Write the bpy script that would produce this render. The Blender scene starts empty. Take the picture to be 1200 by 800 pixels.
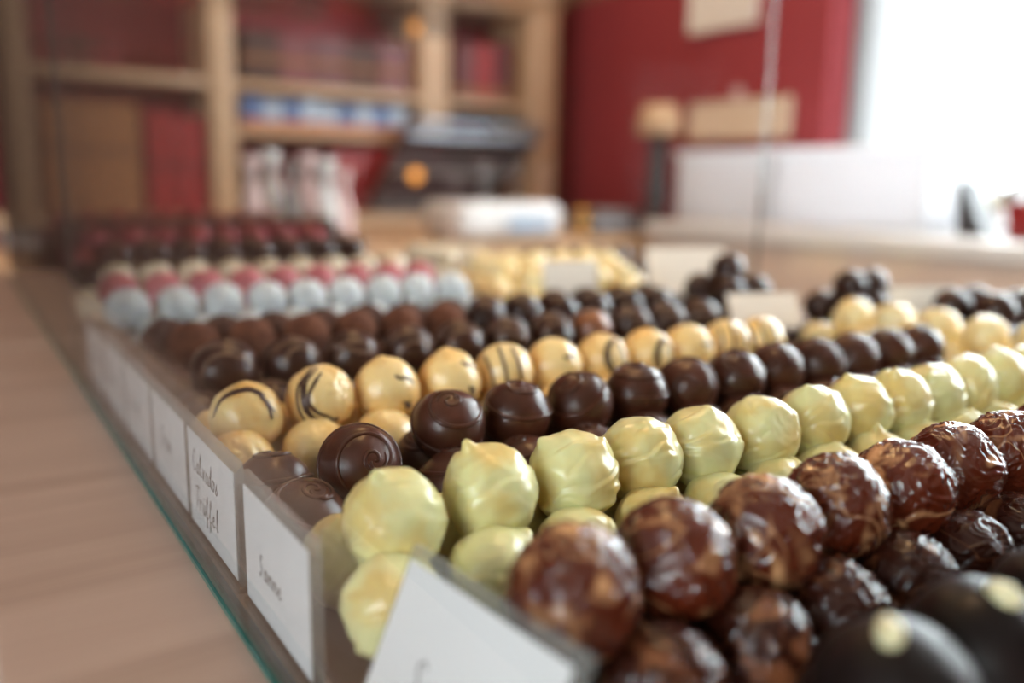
import bpy, bmesh, math, random
import numpy as np
from mathutils import Vector, Matrix, Euler, noise
random.seed(7)
SC = bpy.context.scene
COL = SC.collection
R = math.radians

# ------------------------------------------------------------------ camera
CT = 0.95                      # counter top height
CAM = Vector((0.0, 0.0, CT + 0.13))
FPX = 977.5
YAW, PITCH, ROLL = R(33.914), R(10.755), R(0.986)
fw = Vector((math.sin(YAW) * math.cos(PITCH), math.cos(YAW) * math.cos(PITCH), -math.sin(PITCH)))
rt0 = Vector((math.cos(YAW), -math.sin(YAW), 0)); up0 = rt0.cross(fw)
rt = rt0 * math.cos(ROLL) + up0 * math.sin(ROLL)
up = up0 * math.cos(ROLL) - rt0 * math.sin(ROLL)
cd = bpy.data.cameras.new('camera'); cam = bpy.data.objects.new('camera', cd); COL.objects.link(cam)
M = Matrix((rt, up, -fw)).transposed().to_4x4(); M.translation = CAM
cam.matrix_world = M
cd.sensor_width = 36.0; cd.lens = FPX / 1200 * 36.0
cd.clip_start = 0.01; cd.clip_end = 100
cd.dof.use_dof = True; cd.dof.focus_distance = 0.272; cd.dof.aperture_fstop = 3.6; cd.dof.aperture_blades = 0
SC.camera = cam

def ray(px, py): return fw + rt * ((px - 600) / FPX) - up * ((py - 400) / FPX)
def at_x(px, py, X): d = ray(px, py); return CAM + d * ((X - CAM.x) / d.x)
def at_y(px, py, Y): d = ray(px, py); return CAM + d * ((Y - CAM.y) / d.y)
def at_z(px, py, Z): d = ray(px, py); return CAM + d * ((Z - CAM.z) / d.z)

# ------------------------------------------------------------------ world, light, exposure
SC.view_settings.view_transform = 'Standard'; SC.view_settings.look = 'None'
SC.view_settings.gamma = 1.0; SC.view_settings.use_curve_mapping = False
SC.view_settings.exposure = 0.22
SC.cycles.use_denoising = True
SC.cycles.transparent_max_bounces = 40
SC.cycles.max_bounces = 8
SC.cycles.caustics_reflective = False; SC.cycles.caustics_refractive = False
SC.cycles.sample_clamp_indirect = 6.0
W = bpy.data.worlds.new('sky'); SC.world = W; W.use_nodes = True
bg = W.node_tree.nodes['Background']
bg.inputs['Color'].default_value = (0.90, 0.95, 1.0, 1); bg.inputs['Strength'].default_value = 16.0
def portal(name, loc, rot, sx, sy):
    l = bpy.data.lights.new(name, 'AREA'); l.shape = 'RECTANGLE'; l.size = sx; l.size_y = sy
    l.cycles.is_portal = True
    o = bpy.data.objects.new(name, l); COL.objects.link(o); o.location = loc; o.rotation_euler = rot
WX, WY = 2.10, 2.82            # back wall (behind the staff side), far wall
WF, WN = -2.6, -2.4            # customer side wall, near wall
CEIL = 2.75
W1 = (-0.75, 1.535, 1.02, 2.45)  # window in back wall: y0,y1,z0,z1
W2 = (-2.2, -0.35, 0.7, 2.4)     # shop window in customer side wall
portal('window_portal', (WX + 0.2, (W1[0] + W1[1]) / 2, (W1[2] + W1[3]) / 2), (0, R(90), 0), W1[3] - W1[2], W1[1] - W1[0])
portal('shop_window_portal', (WF - 0.2, (W2[0] + W2[1]) / 2, (W2[2] + W2[3]) / 2), (0, R(-90), 0), W2[3] - W2[2], W2[1] - W2[0])

# ------------------------------------------------------------------ helpers
def lin(c):
    out = []
    for v in c[:3]:
        v = v / 255.0
        out.append(v / 12.92 if v <= 0.04045 else ((v + 0.055) / 1.055) ** 2.4)
    return (out[0], out[1], out[2], 1.0)
def tag(o, label=None, cat=None, group=None, kind=None):
    if label: o['label'] = label
    if cat: o['category'] = cat
    if group: o['group'] = group
    if kind: o['kind'] = kind
    return o
def link(name, me, mat=None, parent=None):
    o = bpy.data.objects.new(name, me); COL.objects.link(o)
    if mat is not None and not me.materials: me.materials.append(mat)
    if parent: o.parent = parent
    return o
def empty(name, loc, rz=0):
    o = bpy.data.objects.new(name, None); COL.objects.link(o); o.location = loc; o.rotation_euler = (0, 0, rz)
    o.empty_display_size = 0.02
    return o
def mesh(name, verts, faces, smooth=False):
    me = bpy.data.meshes.new(name); me.from_pydata([tuple(v) for v in verts], [], faces); me.update()
    if smooth: me.polygons.foreach_set('use_smooth', [True] * len(me.polygons))
    return me
def bm_mesh(name, bm, smooth=False):
    bmesh.ops.recalc_face_normals(bm, faces=bm.faces)
    me = bpy.data.meshes.new(name); bm.to_mesh(me); bm.free()
    if smooth: me.polygons.foreach_set('use_smooth', [True] * len(me.polygons))
    return me
def bm_box(bm, x0, x1, y0, y1, z0, z1, bev=0.0, seg=2):
    vs = [bm.verts.new(p) for p in ((x0,y0,z0),(x1,y0,z0),(x1,y1,z0),(x0,y1,z0),(x0,y0,z1),(x1,y0,z1),(x1,y1,z1),(x0,y1,z1))]
    fs = [bm.faces.new([vs[i] for i in f]) for f in ((0,3,2,1),(4,5,6,7),(0,1,5,4),(1,2,6,5),(2,3,7,6),(3,0,4,7))]
    if bev > 0:
        es = list({e for f in fs for e in f.edges})
        bmesh.ops.bevel(bm, geom=es, offset=bev, segments=seg, affect='EDGES', profile=0.5)
def box(name, x0, x1, y0, y1, z0, z1, mat, parent=None, bev=0.0, seg=2, org=None):
    """box in world coordinates; its origin is put at org (or the parent's location)"""
    o = Vector(org) if org is not None else (Vector(parent.matrix_basis.translation) if parent else Vector(((x0+x1)/2, (y0+y1)/2, z0)))
    bm = bmesh.new(); bm_box(bm, x0-o.x, x1-o.x, y0-o.y, y1-o.y, z0-o.z, z1-o.z, bev, seg)
    ob = link(name, bm_mesh(name, bm, bev > 0), mat, parent)
    if parent is None: ob.location = o
    return ob
def bm_tube(bm, pts, rad, n=6, cap=True, flat=1.0, nrm=None):
    rings = []
    L = len(pts)
    for i, p in enumerate(pts):
        p = Vector(p)
        t = (Vector(pts[min(i+1, L-1)]) - Vector(pts[max(i-1, 0)])).normalized()
        a = Vector(nrm[i]) if nrm else (Vector((0,0,1)) if abs(t.z) < 0.9 else Vector((1,0,0)))
        s = t.cross(a).normalized(); u = s.cross(t).normalized()
        r = rad[i] if isinstance(rad, (list, tuple)) else rad
        rings.append([bm.verts.new(p + s*(r*math.cos(2*math.pi*k/n)) + u*(r*flat*math.sin(2*math.pi*k/n))) for k in range(n)])
    for i in range(L-1):
        for k in range(n):
            bm.faces.new((rings[i][k], rings[i][(k+1)%n], rings[i+1][(k+1)%n], rings[i+1][k]))
    if cap:
        bm.faces.new(rings[0][::-1]); bm.faces.new(rings[-1])
def bm_lathe(bm, prof, n=24, c=(0,0,0)):
    c = Vector(c); rings = []
    for r, z in prof:
        rings.append([bm.verts.new(c + Vector((max(r,1e-5)*math.cos(2*math.pi*k/n), max(r,1e-5)*math.sin(2*math.pi*k/n), z))) for k in range(n)])
    for i in range(len(rings)-1):
        for k in range(n):
            bm.faces.new((rings[i][k], rings[i][(k+1)%n], rings[i+1][(k+1)%n], rings[i+1][k]))
    bm.faces.new(rings[0][::-1]); bm.faces.new(rings[-1])

# ------------------------------------------------------------------ materials
def new_mat(name):
    m = bpy.data.materials.new(name); m.use_nodes = True
    nt = m.node_tree; b = nt.nodes['Principled BSDF']
    return m, nt, b
def plain(name, rgb, rough=0.5, noise_amt=0.08, scale=8.0, metal=0.0, bump=0.0, coat=0.0, rnd=0.0, sss=0.0, spec=0.5):
    m, nt, b = new_mat(name)
    tc = nt.nodes.new('ShaderNodeTexCoord'); nz = nt.nodes.new('ShaderNodeTexNoise')
    nz.inputs['Scale'].default_value = scale; nz.inputs['Detail'].default_value = 3
    nt.links.new(tc.outputs['Object'], nz.inputs['Vector'])
    c = lin(rgb)
    mx = nt.nodes.new('ShaderNodeMix'); mx.data_type = 'RGBA'
    mx.inputs[6].default_value = tuple(v*(1-noise_amt) for v in c[:3]) + (1,)
    mx.inputs[7].default_value = tuple(min(1, v*(1+noise_amt)) for v in c[:3]) + (1,)
    nt.links.new(nz.outputs['Fac'], mx.inputs[0])
    out = mx.outputs[2]
    if rnd > 0:
        oi = nt.nodes.new('ShaderNodeObjectInfo'); hs = nt.nodes.new('ShaderNodeHueSaturation')
        mr = nt.nodes.new('ShaderNodeMapRange'); mr.inputs['To Min'].default_value = 1-rnd; mr.inputs['To Max'].default_value = 1+rnd
        nt.links.new(oi.outputs['Random'], mr.inputs['Value']); nt.links.new(mr.outputs['Result'], hs.inputs['Value'])
        nt.links.new(out, hs.inputs['Color']); out = hs.outputs['Color']
    nt.links.new(out, b.inputs['Base Color'])
    b.inputs['Roughness'].default_value = rough; b.inputs['Metallic'].default_value = metal
    b.inputs['Coat Weight'].default_value = coat; b.inputs['Coat Roughness'].default_value = 0.15
    b.inputs['Specular IOR Level'].default_value = spec
    if sss > 0:
        b.inputs['Subsurface Weight'].default_value = sss; b.inputs['Subsurface Radius'].default_value = (1.0, 0.7, 0.35)
        b.inputs['Subsurface Scale'].default_value = 0.003
    if bump > 0:
        bp = nt.nodes.new('ShaderNodeBump'); bp.inputs['Strength'].default_value = bump; bp.inputs['Distance'].default_value = 0.001
        nt.links.new(nz.outputs['Fac'], bp.inputs['Height']); nt.links.new(bp.outputs['Normal'], b.inputs['Normal'])
    return m
def mottled(name, a, c2, scale, rough=0.35, coat=0.2, sss=0.0, lo=0.4, hi=0.6, bump=0.0, warp=0.0, rnd=0.06, detail=4, streak=0.0, spec=0.5):
    """two chocolate colours marbled into each other"""
    m, nt, b = new_mat(name)
    tc = nt.nodes.new('ShaderNodeTexCoord'); oi = nt.nodes.new('ShaderNodeObjectInfo')
    off = nt.nodes.new('ShaderNodeVectorMath'); off.operation = 'ADD'
    mul = nt.nodes.new('ShaderNodeMath'); mul.operation = 'MULTIPLY'; mul.inputs[1].default_value = 3.0
    nt.links.new(oi.outputs['Random'], mul.inputs[0])
    nt.links.new(tc.outputs['Object'], off.inputs[0]); nt.links.new(mul.outputs[0], off.inputs[1])
    nz = nt.nodes.new('ShaderNodeTexNoise'); nz.inputs['Scale'].default_value = scale; nz.inputs['Detail'].default_value = detail
    nz.inputs['Distortion'].default_value = warp
    nt.links.new(off.outputs[0], nz.inputs['Vector'])
    mr = nt.nodes.new('ShaderNodeMapRange'); mr.interpolation_type = 'SMOOTHSTEP'
    mr.inputs['From Min'].default_value = lo; mr.inputs['From Max'].default_value = hi
    nt.links.new(nz.outputs['Fac'], mr.inputs['Value'])
    fac = mr.outputs['Result']
    if streak > 0:          # thin flowing veins between the two chocolates
        n3 = nt.nodes.new('ShaderNodeTexNoise'); n3.inputs['Scale'].default_value = scale*1.1; n3.inputs['Detail'].default_value = 1.0
        n3.inputs['Distortion'].default_value = 1.4; nt.links.new(off.outputs[0], n3.inputs['Vector'])
        sb = nt.nodes.new('ShaderNodeMath'); sb.operation = 'SUBTRACT'; sb.inputs[1].default_value = 0.5; nt.links.new(n3.outputs['Fac'], sb.inputs[0])
        ab = nt.nodes.new('ShaderNodeMath'); ab.operation = 'ABSOLUTE'; nt.links.new(sb.outputs[0], ab.inputs[0])
        m3 = nt.nodes.new('ShaderNodeMapRange'); m3.inputs['From Min'].default_value = 0.0; m3.inputs['From Max'].default_value = streak
        m3.inputs['To Min'].default_value = 0.5; m3.inputs['To Max'].default_value = 0.0; nt.links.new(ab.outputs[0], m3.inputs['Value'])
        mxx = nt.nodes.new('ShaderNodeMath'); mxx.operation = 'MAXIMUM'; nt.links.new(fac, mxx.inputs[0]); nt.links.new(m3.outputs['Result'], mxx.inputs[1]); fac = mxx.outputs[0]
    mx = nt.nodes.new('ShaderNodeMix'); mx.data_type = 'RGBA'
    mx.inputs[6].default_value = lin(a); mx.inputs[7].default_value = lin(c2)
    nt.links.new(fac, mx.inputs[0])
    hs = nt.nodes.new('ShaderNodeHueSaturation'); m2 = nt.nodes.new('ShaderNodeMapRange')
    m2.inputs['To Min'].default_value = 1-rnd; m2.inputs['To Max'].default_value = 1+rnd
    nt.links.new(oi.outputs['Random'], m2.inputs['Value']); nt.links.new(m2.outputs['Result'], hs.inputs['Value'])
    nt.links.new(mx.outputs[2], hs.inputs['Color']); nt.links.new(hs.outputs['Color'], b.inputs['Base Color'])
    b.inputs['Roughness'].default_value = rough
    b.inputs['Coat Weight'].default_value = coat; b.inputs['Coat Roughness'].default_value = 0.2
    b.inputs['Specular IOR Level'].default_value = spec
    if sss > 0:
        b.inputs['Subsurface Weight'].default_value = sss; b.inputs['Subsurface Radius'].default_value = (1.0, 0.75, 0.35)
        b.inputs['Subsurface Scale'].default_value = 0.004
    if bump > 0:
        n2 = nt.nodes.new('ShaderNodeTexNoise'); n2.inputs['Scale'].default_value = scale*5; n2.inputs['Detail'].default_value = 3
        nt.links.new(off.outputs[0], n2.inputs['Vector'])
        bp = nt.nodes.new('ShaderNodeBump'); bp.inputs['Strength'].default_value = bump; bp.inputs['Distance'].default_value = 0.0006
        nt.links.new(n2.outputs['Fac'], bp.inputs['Height']); nt.links.new(bp.outputs['Normal'], b.inputs['Normal'])
    return m
def wood(name, a, c2, axis='Y', scale=6.0, rough=0.45):
    m, nt, b = new_mat(name)
    tc = nt.nodes.new('ShaderNodeTexCoord'); mp = nt.nodes.new('ShaderNodeMapping')
    s = {'X': (1, 14, 14), 'Y': (14, 1, 14), 'Z': (14, 14, 1)}[axis]
    mp.inputs['Scale'].default_value = s
    nt.links.new(tc.outputs['Object'], mp.inputs['Vector'])
    nz = nt.nodes.new('ShaderNodeTexNoise'); nz.inputs['Scale'].default_value = scale; nz.inputs['Detail'].default_value = 5
    nz.inputs['Distortion'].default_value = 0.4
    nt.links.new(mp.outputs[0], nz.inputs['Vector'])
    rp = nt.nodes.new('ShaderNodeValToRGB')
    rp.color_ramp.elements[0].position = 0.3; rp.color_ramp.elements[0].color = lin(a)
    rp.color_ramp.elements[1].position = 0.7; rp.color_ramp.elements[1].color = lin(c2)
    nt.links.new(nz.outputs['Fac'], rp.inputs[0]); nt.links.new(rp.outputs[0], b.inputs['Base Color'])
    b.inputs['Roughness'].default_value = rough
    return m
def thin_clear(name, tint=(1, 1, 1), dust=0.0, f0=0.04, dust_col=(200, 200, 195), gloss=True):
    """clear sheet: straight-through view plus Schlick reflection on each face"""
    m = bpy.data.materials.new(name); m.use_nodes = True; nt = m.node_tree
    nt.nodes.clear(); N = nt.nodes.new; L = nt.links.new
    out = N('ShaderNodeOutputMaterial'); tr = N('ShaderNodeBsdfTransparent'); gl = N('ShaderNodeBsdfGlossy')
    tr.inputs['Color'].default_value = (*tint, 1); gl.inputs['Roughness'].default_value = 0.0
    ge = N('ShaderNodeNewGeometry'); dt = N('ShaderNodeVectorMath'); dt.operation = 'DOT_PRODUCT'
    L(ge.outputs['Incoming'], dt.inputs[0]); L(ge.outputs['Normal'], dt.inputs[1])
    ab = N('ShaderNodeMath'); ab.operation = 'ABSOLUTE'; L(dt.outputs['Value'], ab.inputs[0])
    om = N('ShaderNodeMath'); om.operation = 'SUBTRACT'; om.inputs[0].default_value = 1; L(ab.outputs[0], om.inputs[1])
    pw = N('ShaderNodeMath'); pw.operation = 'POWER'; pw.inputs[1].default_value = 5; L(om.outputs[0], pw.inputs[0])
    ma = N('ShaderNodeMath'); ma.operation = 'MULTIPLY_ADD'; ma.inputs[1].default_value = 1-f0; ma.inputs[2].default_value = f0
    L(pw.outputs[0], ma.inputs[0])
    mx = N('ShaderNodeMixShader'); L(ma.outputs[0], mx.inputs[0]); L(tr.outputs[0], mx.inputs[1]); L(gl.outputs[0], mx.inputs[2])
    if not gloss: mx = tr
    fin = mx
    if dust > 0:
        df = N('ShaderNodeBsdfDiffuse'); df.inputs['Color'].default_value = lin(dust_col)
        m2 = N('ShaderNodeMixShader'); m2.inputs[0].default_value = dust
        L(mx.outputs[0], m2.inputs[1]); L(df.outputs[0], m2.inputs[2]); fin = m2
    L(fin.outputs[0], out.inputs['Surface'])
    return m
def emit(name, rgb, s):
    m, nt, b = new_mat(name); b.inputs['Base Color'].default_value = lin(rgb)
    b.inputs['Emission Color'].default_value = lin(rgb); b.inputs['Emission Strength'].default_value = s
    return m
def sheer(name):
    m = bpy.data.materials.new(name); m.use_nodes = True; nt = m.node_tree; nt.nodes.clear(); N = nt.nodes.new; L = nt.links.new
    out = N('ShaderNodeOutputMaterial'); tl = N('ShaderNodeBsdfTranslucent'); df = N('ShaderNodeBsdfDiffuse'); tr = N('ShaderNodeBsdfTransparent')
    nz = N('ShaderNodeTexNoise'); nz.inputs['Scale'].default_value = 30
    tl.inputs['Color'].default_value = (0.22, 0.21, 0.21, 1); df.inputs['Color'].default_value = (0.8, 0.8, 0.8, 1)
    a = N('ShaderNodeMixShader'); a.inputs[0].default_value = 0.45; L(tl.outputs[0], a.inputs[1]); L(df.outputs[0], a.inputs[2])
    c = N('ShaderNodeMixShader'); L(nz.outputs['Fac'], c.inputs[0]); L(a.outputs[0], c.inputs[1]); L(a.outputs[0], c.inputs[2])
    d = N('ShaderNodeMixShader'); d.inputs[0].default_value = 0.04; L(c.outputs[0], d.inputs[1]); L(tr.outputs[0], d.inputs[2])
    L(d.outputs[0], out.inputs['Surface'])
    return m

MT = dict(
    red=plain('burgundy_wall_paint', (158, 58, 64), 0.7, 0.05, 3),
    cream_wall=plain('pale_wall_paint', (150, 130, 112), 0.8, 0.04, 3),
    dim_wall=plain('taupe_wall_paint', (66, 46, 40), 0.8, 0.06, 3),
    ceil=plain('white_ceiling_paint', (170, 160, 150), 0.85, 0.03, 3),
    floor=wood('brown_floor_boards', (52, 34, 26), (72, 48, 36), 'X', 3.0),
    ledge=wood('pinkish_oak', (164, 138, 122), (188, 162, 146), 'X', 2.0, 0.36),
    oak=wood('light_oak', (188, 152, 118), (208, 176, 142), 'Z', 2.0),
    oakh=wood('light_oak_board', (188, 152, 118), (208, 176, 142), 'X', 2.0),
    back_wood=wood('greyed_oak_front', (214, 192, 178), (228, 208, 194), 'Y', 2.0),
    white_top=plain('white_worktop', (238, 238, 238), 0.35, 0.02, 4),
    frame=plain('white_window_paint', (235, 235, 235), 0.4, 0.02),
    glass=thin_clear('clear_float_glass', (0.975, 0.985, 0.98), f0=0.03),
    pane=thin_clear('clear_window_glass', (0.98, 0.99, 0.99)),
    acrylic=thin_clear('clear_acrylic', (0.96, 0.96, 0.95), 0.06),
    acr_dusty=thin_clear('hazy_clear_acrylic', (0.94, 0.94, 0.94), 0.16),
    teal=plain('green_glass_edge', (4, 44, 40), 0.15, 0.2, 30, coat=0.4),
    teal_pale=plain('pale_green_glass_edge', (30, 108, 98), 0.2, 0.2, 30, coat=0.4),
    paper=plain('white_card', (222, 222, 224), 0.6, 0.02, 60),
    paper_warm=plain('cream_card', (248, 236, 222), 0.6, 0.02, 60),
    seal=thin_clear('clear_seal', (0.80, 0.82, 0.81), 0.30, dust_col=(104, 98, 94), gloss=False),
    dark_panel=plain('added_dark_brown_panel', (74, 46, 34), 0.7, 0.1, 4),
    ink=plain('black_ink', (46, 44, 46), 0.6, 0.1, 60),
    tray=plain('dark_brown_tray', (62, 40, 30), 0.6, 0.1, 40),
    green=mottled('pale_green_chocolate', (224, 222, 166), (222, 196, 124), 60, 0.32, 0.3, 0.3, 0.40, 0.68, 0.10),
    cream=mottled('cream_white_chocolate', (244, 212, 150), (228, 178, 100), 70, 0.32, 0.3, 0.3, 0.45, 0.75, 0.1),
    swirl=mottled('milk_chocolate', (74, 37, 23), (60, 29, 18), 60, 0.33, 0.1, 0, 0.4, 0.6, 0.05, rnd=0.1, spec=0.35),
    dark=mottled('dark_chocolate', (54, 28, 18), (42, 21, 14), 60, 0.32, 0.15, 0, 0.4, 0.6, 0.05, spec=0.35),
    ridged=mottled('dark_nougat_chocolate', (62, 34, 22), (48, 25, 16), 60, 0.32, 0.15, 0, 0.4, 0.6, 0.05, spec=0.35),
    ridge_line=plain('paler_chocolate_line', (112, 84, 66), 0.35, 0.1, 60, coat=0.3),
    drizzle=plain('dark_drizzle', (58, 28, 20), 0.4, 0.1, 60, coat=0.2),
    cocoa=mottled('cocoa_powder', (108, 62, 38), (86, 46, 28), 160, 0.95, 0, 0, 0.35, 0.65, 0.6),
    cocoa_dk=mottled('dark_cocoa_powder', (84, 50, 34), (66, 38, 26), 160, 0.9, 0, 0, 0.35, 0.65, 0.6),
    sugar=mottled('white_sugar_coat', (226, 228, 228), (196, 204, 208), 220, 0.8, 0, 0.2, 0.35, 0.65, 0.9),
    pink=mottled('pink_coating', (196, 112, 118), (170, 84, 92), 120, 0.6, 0.1, 0.15, 0.4, 0.6, 0.3),
    ivory=mottled('ivory_coating', (226, 214, 192), (206, 190, 164), 100, 0.5, 0.1, 0.2, 0.4, 0.6, 0.3),
    marble=mottled('marbled_chocolate', (84, 30, 13), (208, 154, 108), 34, 0.2, 0.5, 0.0, 0.57, 0.74, 0.12, warp=2.6, rnd=0.12, detail=1.0, streak=0.022, spec=0.4),
    marble_shaded=mottled('shaded_marbled_chocolate', (52, 19, 10), (126, 74, 46), 36, 0.26, 0.2, 0.0, 0.58, 0.74, 0.12, warp=2.6, rnd=0.12, detail=1.0, streak=0.02, spec=0.3),  # marbled chocolate with the lower layer's shade put into its colour
    yellow=mottled('yellow_white_chocolate', (246, 228, 176), (240, 208, 144), 70, 0.35, 0.3, 0.25, 0.4, 0.65, 0.1),
    black=mottled('black_chocolate', (26, 18, 18), (20, 14, 14), 60, 0.38, 0.0, 0, 0.4, 0.6, 0.05, spec=0.22),
    nut=plain('pale_nut', (226, 218, 176), 0.5, 0.12, 200, sss=0.2),
    orange=mottled('orange_caramel', (150, 94, 56), (112, 62, 36), 80, 0.35, 0.3, 0, 0.4, 0.6),
    foil_red=plain('red_foil', (120, 42, 50), 0.35, 0.2, 120, metal=0.5, bump=0.4),
    foil_gold=plain('gold_foil', (214, 160, 70), 0.22, 0.15, 120, metal=0.9, bump=0.4),
    foil_blue=plain('blue_foil', (70, 90, 130), 0.35, 0.2, 120, metal=0.4),
    p_blue=plain('blue_packet_print', (72, 100, 150), 0.4, 0.15, 30, rnd=0.2),
    p_pale=plain('pale_blue_packet_print', (170, 186, 206), 0.4, 0.1, 30, rnd=0.1),
    p_red=plain('red_packet_print', (150, 18, 20), 0.4, 0.1, 20, rnd=0.15),
    p_dred=plain('dark_red_packet_print', (96, 18, 20), 0.45, 0.1, 20, rnd=0.15),
    p_brown=plain('brown_kraft', (146, 98, 58), 0.7, 0.1, 20),
    p_dbrown=plain('dark_brown_card', (62, 34, 26), 0.6, 0.1, 20, rnd=0.2),
    p_orange=plain('orange_card', (190, 110, 50), 0.5, 0.1, 20, rnd=0.1),
    p_yellow=plain('ochre_card', (176, 130, 66), 0.5, 0.1, 20),
    p_white=plain('white_packet', (228, 226, 226), 0.45, 0.05, 20),
    p_pink=plain('pale_pink_tissue', (222, 190, 188), 0.6, 0.08, 60),
    steel=plain('brushed_steel', (120, 122, 128), 0.35, 0.08, 20, metal=0.8),
    grey=plain('grey_plastic', (120, 112, 110), 0.45, 0.06, 20),
    dgrey=plain('dark_grey_plastic', (60, 58, 60), 0.45, 0.06, 20),
    plast=None,
    beige=plain('beige_board', (234, 212, 186), 0.6, 0.05, 10),
    offwhite=plain('offwhite_board', (240, 234, 224), 0.6, 0.04, 10),
    lampshade=plain('beige_fabric', (214, 178, 140), 0.8, 0.08, 60),
    sheer=sheer('sheer_curtain'),
    lamp=emit('warm_lamp_glow', (255, 200, 138), 22.0),
    bulb=emit('amber_bulb_glow', (255, 168, 70), 1.1),
    leaf=plain('yellow_petals', (220, 206, 110), 0.6, 0.1, 40),
)

def milky(name, rgb):
    m = bpy.data.materials.new(name); m.use_nodes = True; nt = m.node_tree; nt.nodes.clear(); N = nt.nodes.new; L = nt.links.new
    out = N('ShaderNodeOutputMaterial'); tl = N('ShaderNodeBsdfTranslucent'); b = N('ShaderNodeBsdfPrincipled')
    nz = N('ShaderNodeTexNoise'); nz.inputs['Scale'].default_value = 6
    mr = N('ShaderNodeMapRange'); mr.inputs['To Min'].default_value = 0.30; mr.inputs['To Max'].default_value = 0.42
    L(nz.outputs['Fac'], mr.inputs['Value'])
    tl.inputs['Color'].default_value = lin(rgb); b.inputs['Base Color'].default_value = lin(rgb); b.inputs['Roughness'].default_value = 0.35
    mx = N('ShaderNodeMixShader'); L(mr.outputs[0], mx.inputs[0]); L(tl.outputs[0], mx.inputs[1]); L(b.outputs[0], mx.inputs[2])
    L(mx.outputs[0], out.inputs['Surface']); return m
MT['plast'] = milky('milky_plastic', (250, 250, 252))
# ------------------------------------------------------------------ the room
def struct(o): o['kind'] = 'structure'; return o
struct(box('floor', WF-0.3, WX+0.3, WN-0.2, WY+0.2, -0.1, 0, MT['floor']))
struct(box('ceiling', WF-0.3, WX+0.3, WN-0.2, WY+0.2, CEIL, CEIL+0.1, MT['ceil']))
struct(box('wall_far', WF-0.3, WX+0.3, WY, WY+0.15, 0, CEIL, MT['red']))
struct(box('wall_near', WF-0.3, WX+0.3, WN-0.15, WN, 0, CEIL, MT['cream_wall']))
def wall_open(name, x0, x1, op, mat):
    y0, y1, z0, z1 = op
    bm = bmesh.new()
    bm_box(bm, x0, x1, y1, WY, 0, CEIL); bm_box(bm, x0, x1, WN, y0, 0, CEIL)
    bm_box(bm, x0, x1, y0, y1, 0, z0); bm_box(bm, x0, x1, y0, y1, z1, CEIL)
    return struct(link(name, bm_mesh(name, bm), mat))
wall_open('wall_back', WX, WX+0.15, W1, MT['red'])
wall_open('wall_front', WF-0.15, WF, W2, MT['dim_wall'])
struct(box('reflection_panel', WF+0.001, 0.06, WY-0.02, WY, 0, CEIL, MT['dark_panel']))  # added panel out of direct view, darkens what the front glass reflects
# a shallow chimney breast between the shop corner and the window
yb0 = at_x(825, 100, WX).y
struct(box('trim_1', WX-0.02, WX, W1[1], yb0, 0, CEIL, MT['red']))
def window(name, X, op, nmull):
    y0, y1, z0, z1 = op; t = 0.05
    e = empty(name, (X, (y0+y1)/2, z0)); struct(e)
    bm = bmesh.new(); o = e.location
    def bb(*a): bm_box(bm, a[0]-o.x, a[1]-o.x, a[2]-o.y, a[3]-o.y, a[4]-o.z, a[5]-o.z)
    bb(X-0.03, X+0.03, y0, y1, z0, z0+t); bb(X-0.03, X+0.03, y0, y1, z1-t, z1)
    bb(X-0.03, X+0.03, y0, y0+t, z0+t, z1-t); bb(X-0.03, X+0.03, y1-t, y1, z0+t, z1-t)
    ys = [y0 + (y1-y0)*i/nmull for i in range(1, nmull)]
    for y in ys: bb(X-0.025, X+0.025, y-0.025, y+0.025, z0+t, z1-t)
    link('window_frame', bm_mesh(name+'_frame', bm), MT['frame'], e)
    ed = [y0+t] + sum([[y-0.025, y+0.025] for y in ys], []) + [y1-t]
    for i in range(0, len(ed), 2):
        box('pane', X-0.003, X+0.003, ed[i], ed[i+1], z0+t, z1-t, MT['pane'], e)
window('window_1', WX+0.12, W1, 3)
window('window_2', WF-0.12, W2, 3)
# sheer curtain gathered at the window's edge
def curtain():
    y1, y0 = W1[1]-0.02, W1[1]-0.17
    bm = bmesh.new(); n = 60; z0, z1 = W1[2]+0.0, W1[3]-0.05; rows = []
    yc = (y0+y1)/2
    for j in range(12):
        z = z0 + (z1-z0)*j/11
        rows.append([bm.verts.new((0.012*math.sin(i/n*math.pi*2*5 + 0.3*j*0.2), y0+(y1-y0)*i/n - yc, z-z0)) for i in range(n+1)])
    for j in range(11):
        for i in range(n): bm.faces.new((rows[j][i], rows[j][i+1], rows[j+1][i+1], rows[j+1][i]))
    bmesh.ops.solidify(bm, geom=list(bm.faces), thickness=0.0012)
    o = link('curtain', bm_mesh('curtain', bm, True), MT['sheer']); o.location = (WX+0.06, yc, z0)
    tag(o, 'sheer white curtain gathered at the edge of the bright window', 'curtain')
curtain()
# ceiling lamps
for i, (x, y) in enumerate(((0.5, 0.7), (0.9, 1.9))):
    e = empty('ceiling_lamp', (x, y, CEIL))
    tag(e, 'round warm ceiling lamp with pale rim', 'lamp', 'ceiling lamps of the shop')
    bm = bmesh.new(); bm_lathe(bm, [(0.20, -0.06), (0.22, -0.05), (0.22, -0.0), (0.05, -0.0)], 32); link('rim', bm_mesh('lamp_rim', bm, True), MT['frame'], e)
    bm = bmesh.new(); bm_lathe(bm, [(0.02, -0.075), (0.12, -0.072), (0.19, -0.061), (0.19, -0.058)], 32); link('diffuser', bm_mesh('lamp_diffuser', bm, True), MT['lamp'], e)

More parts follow.
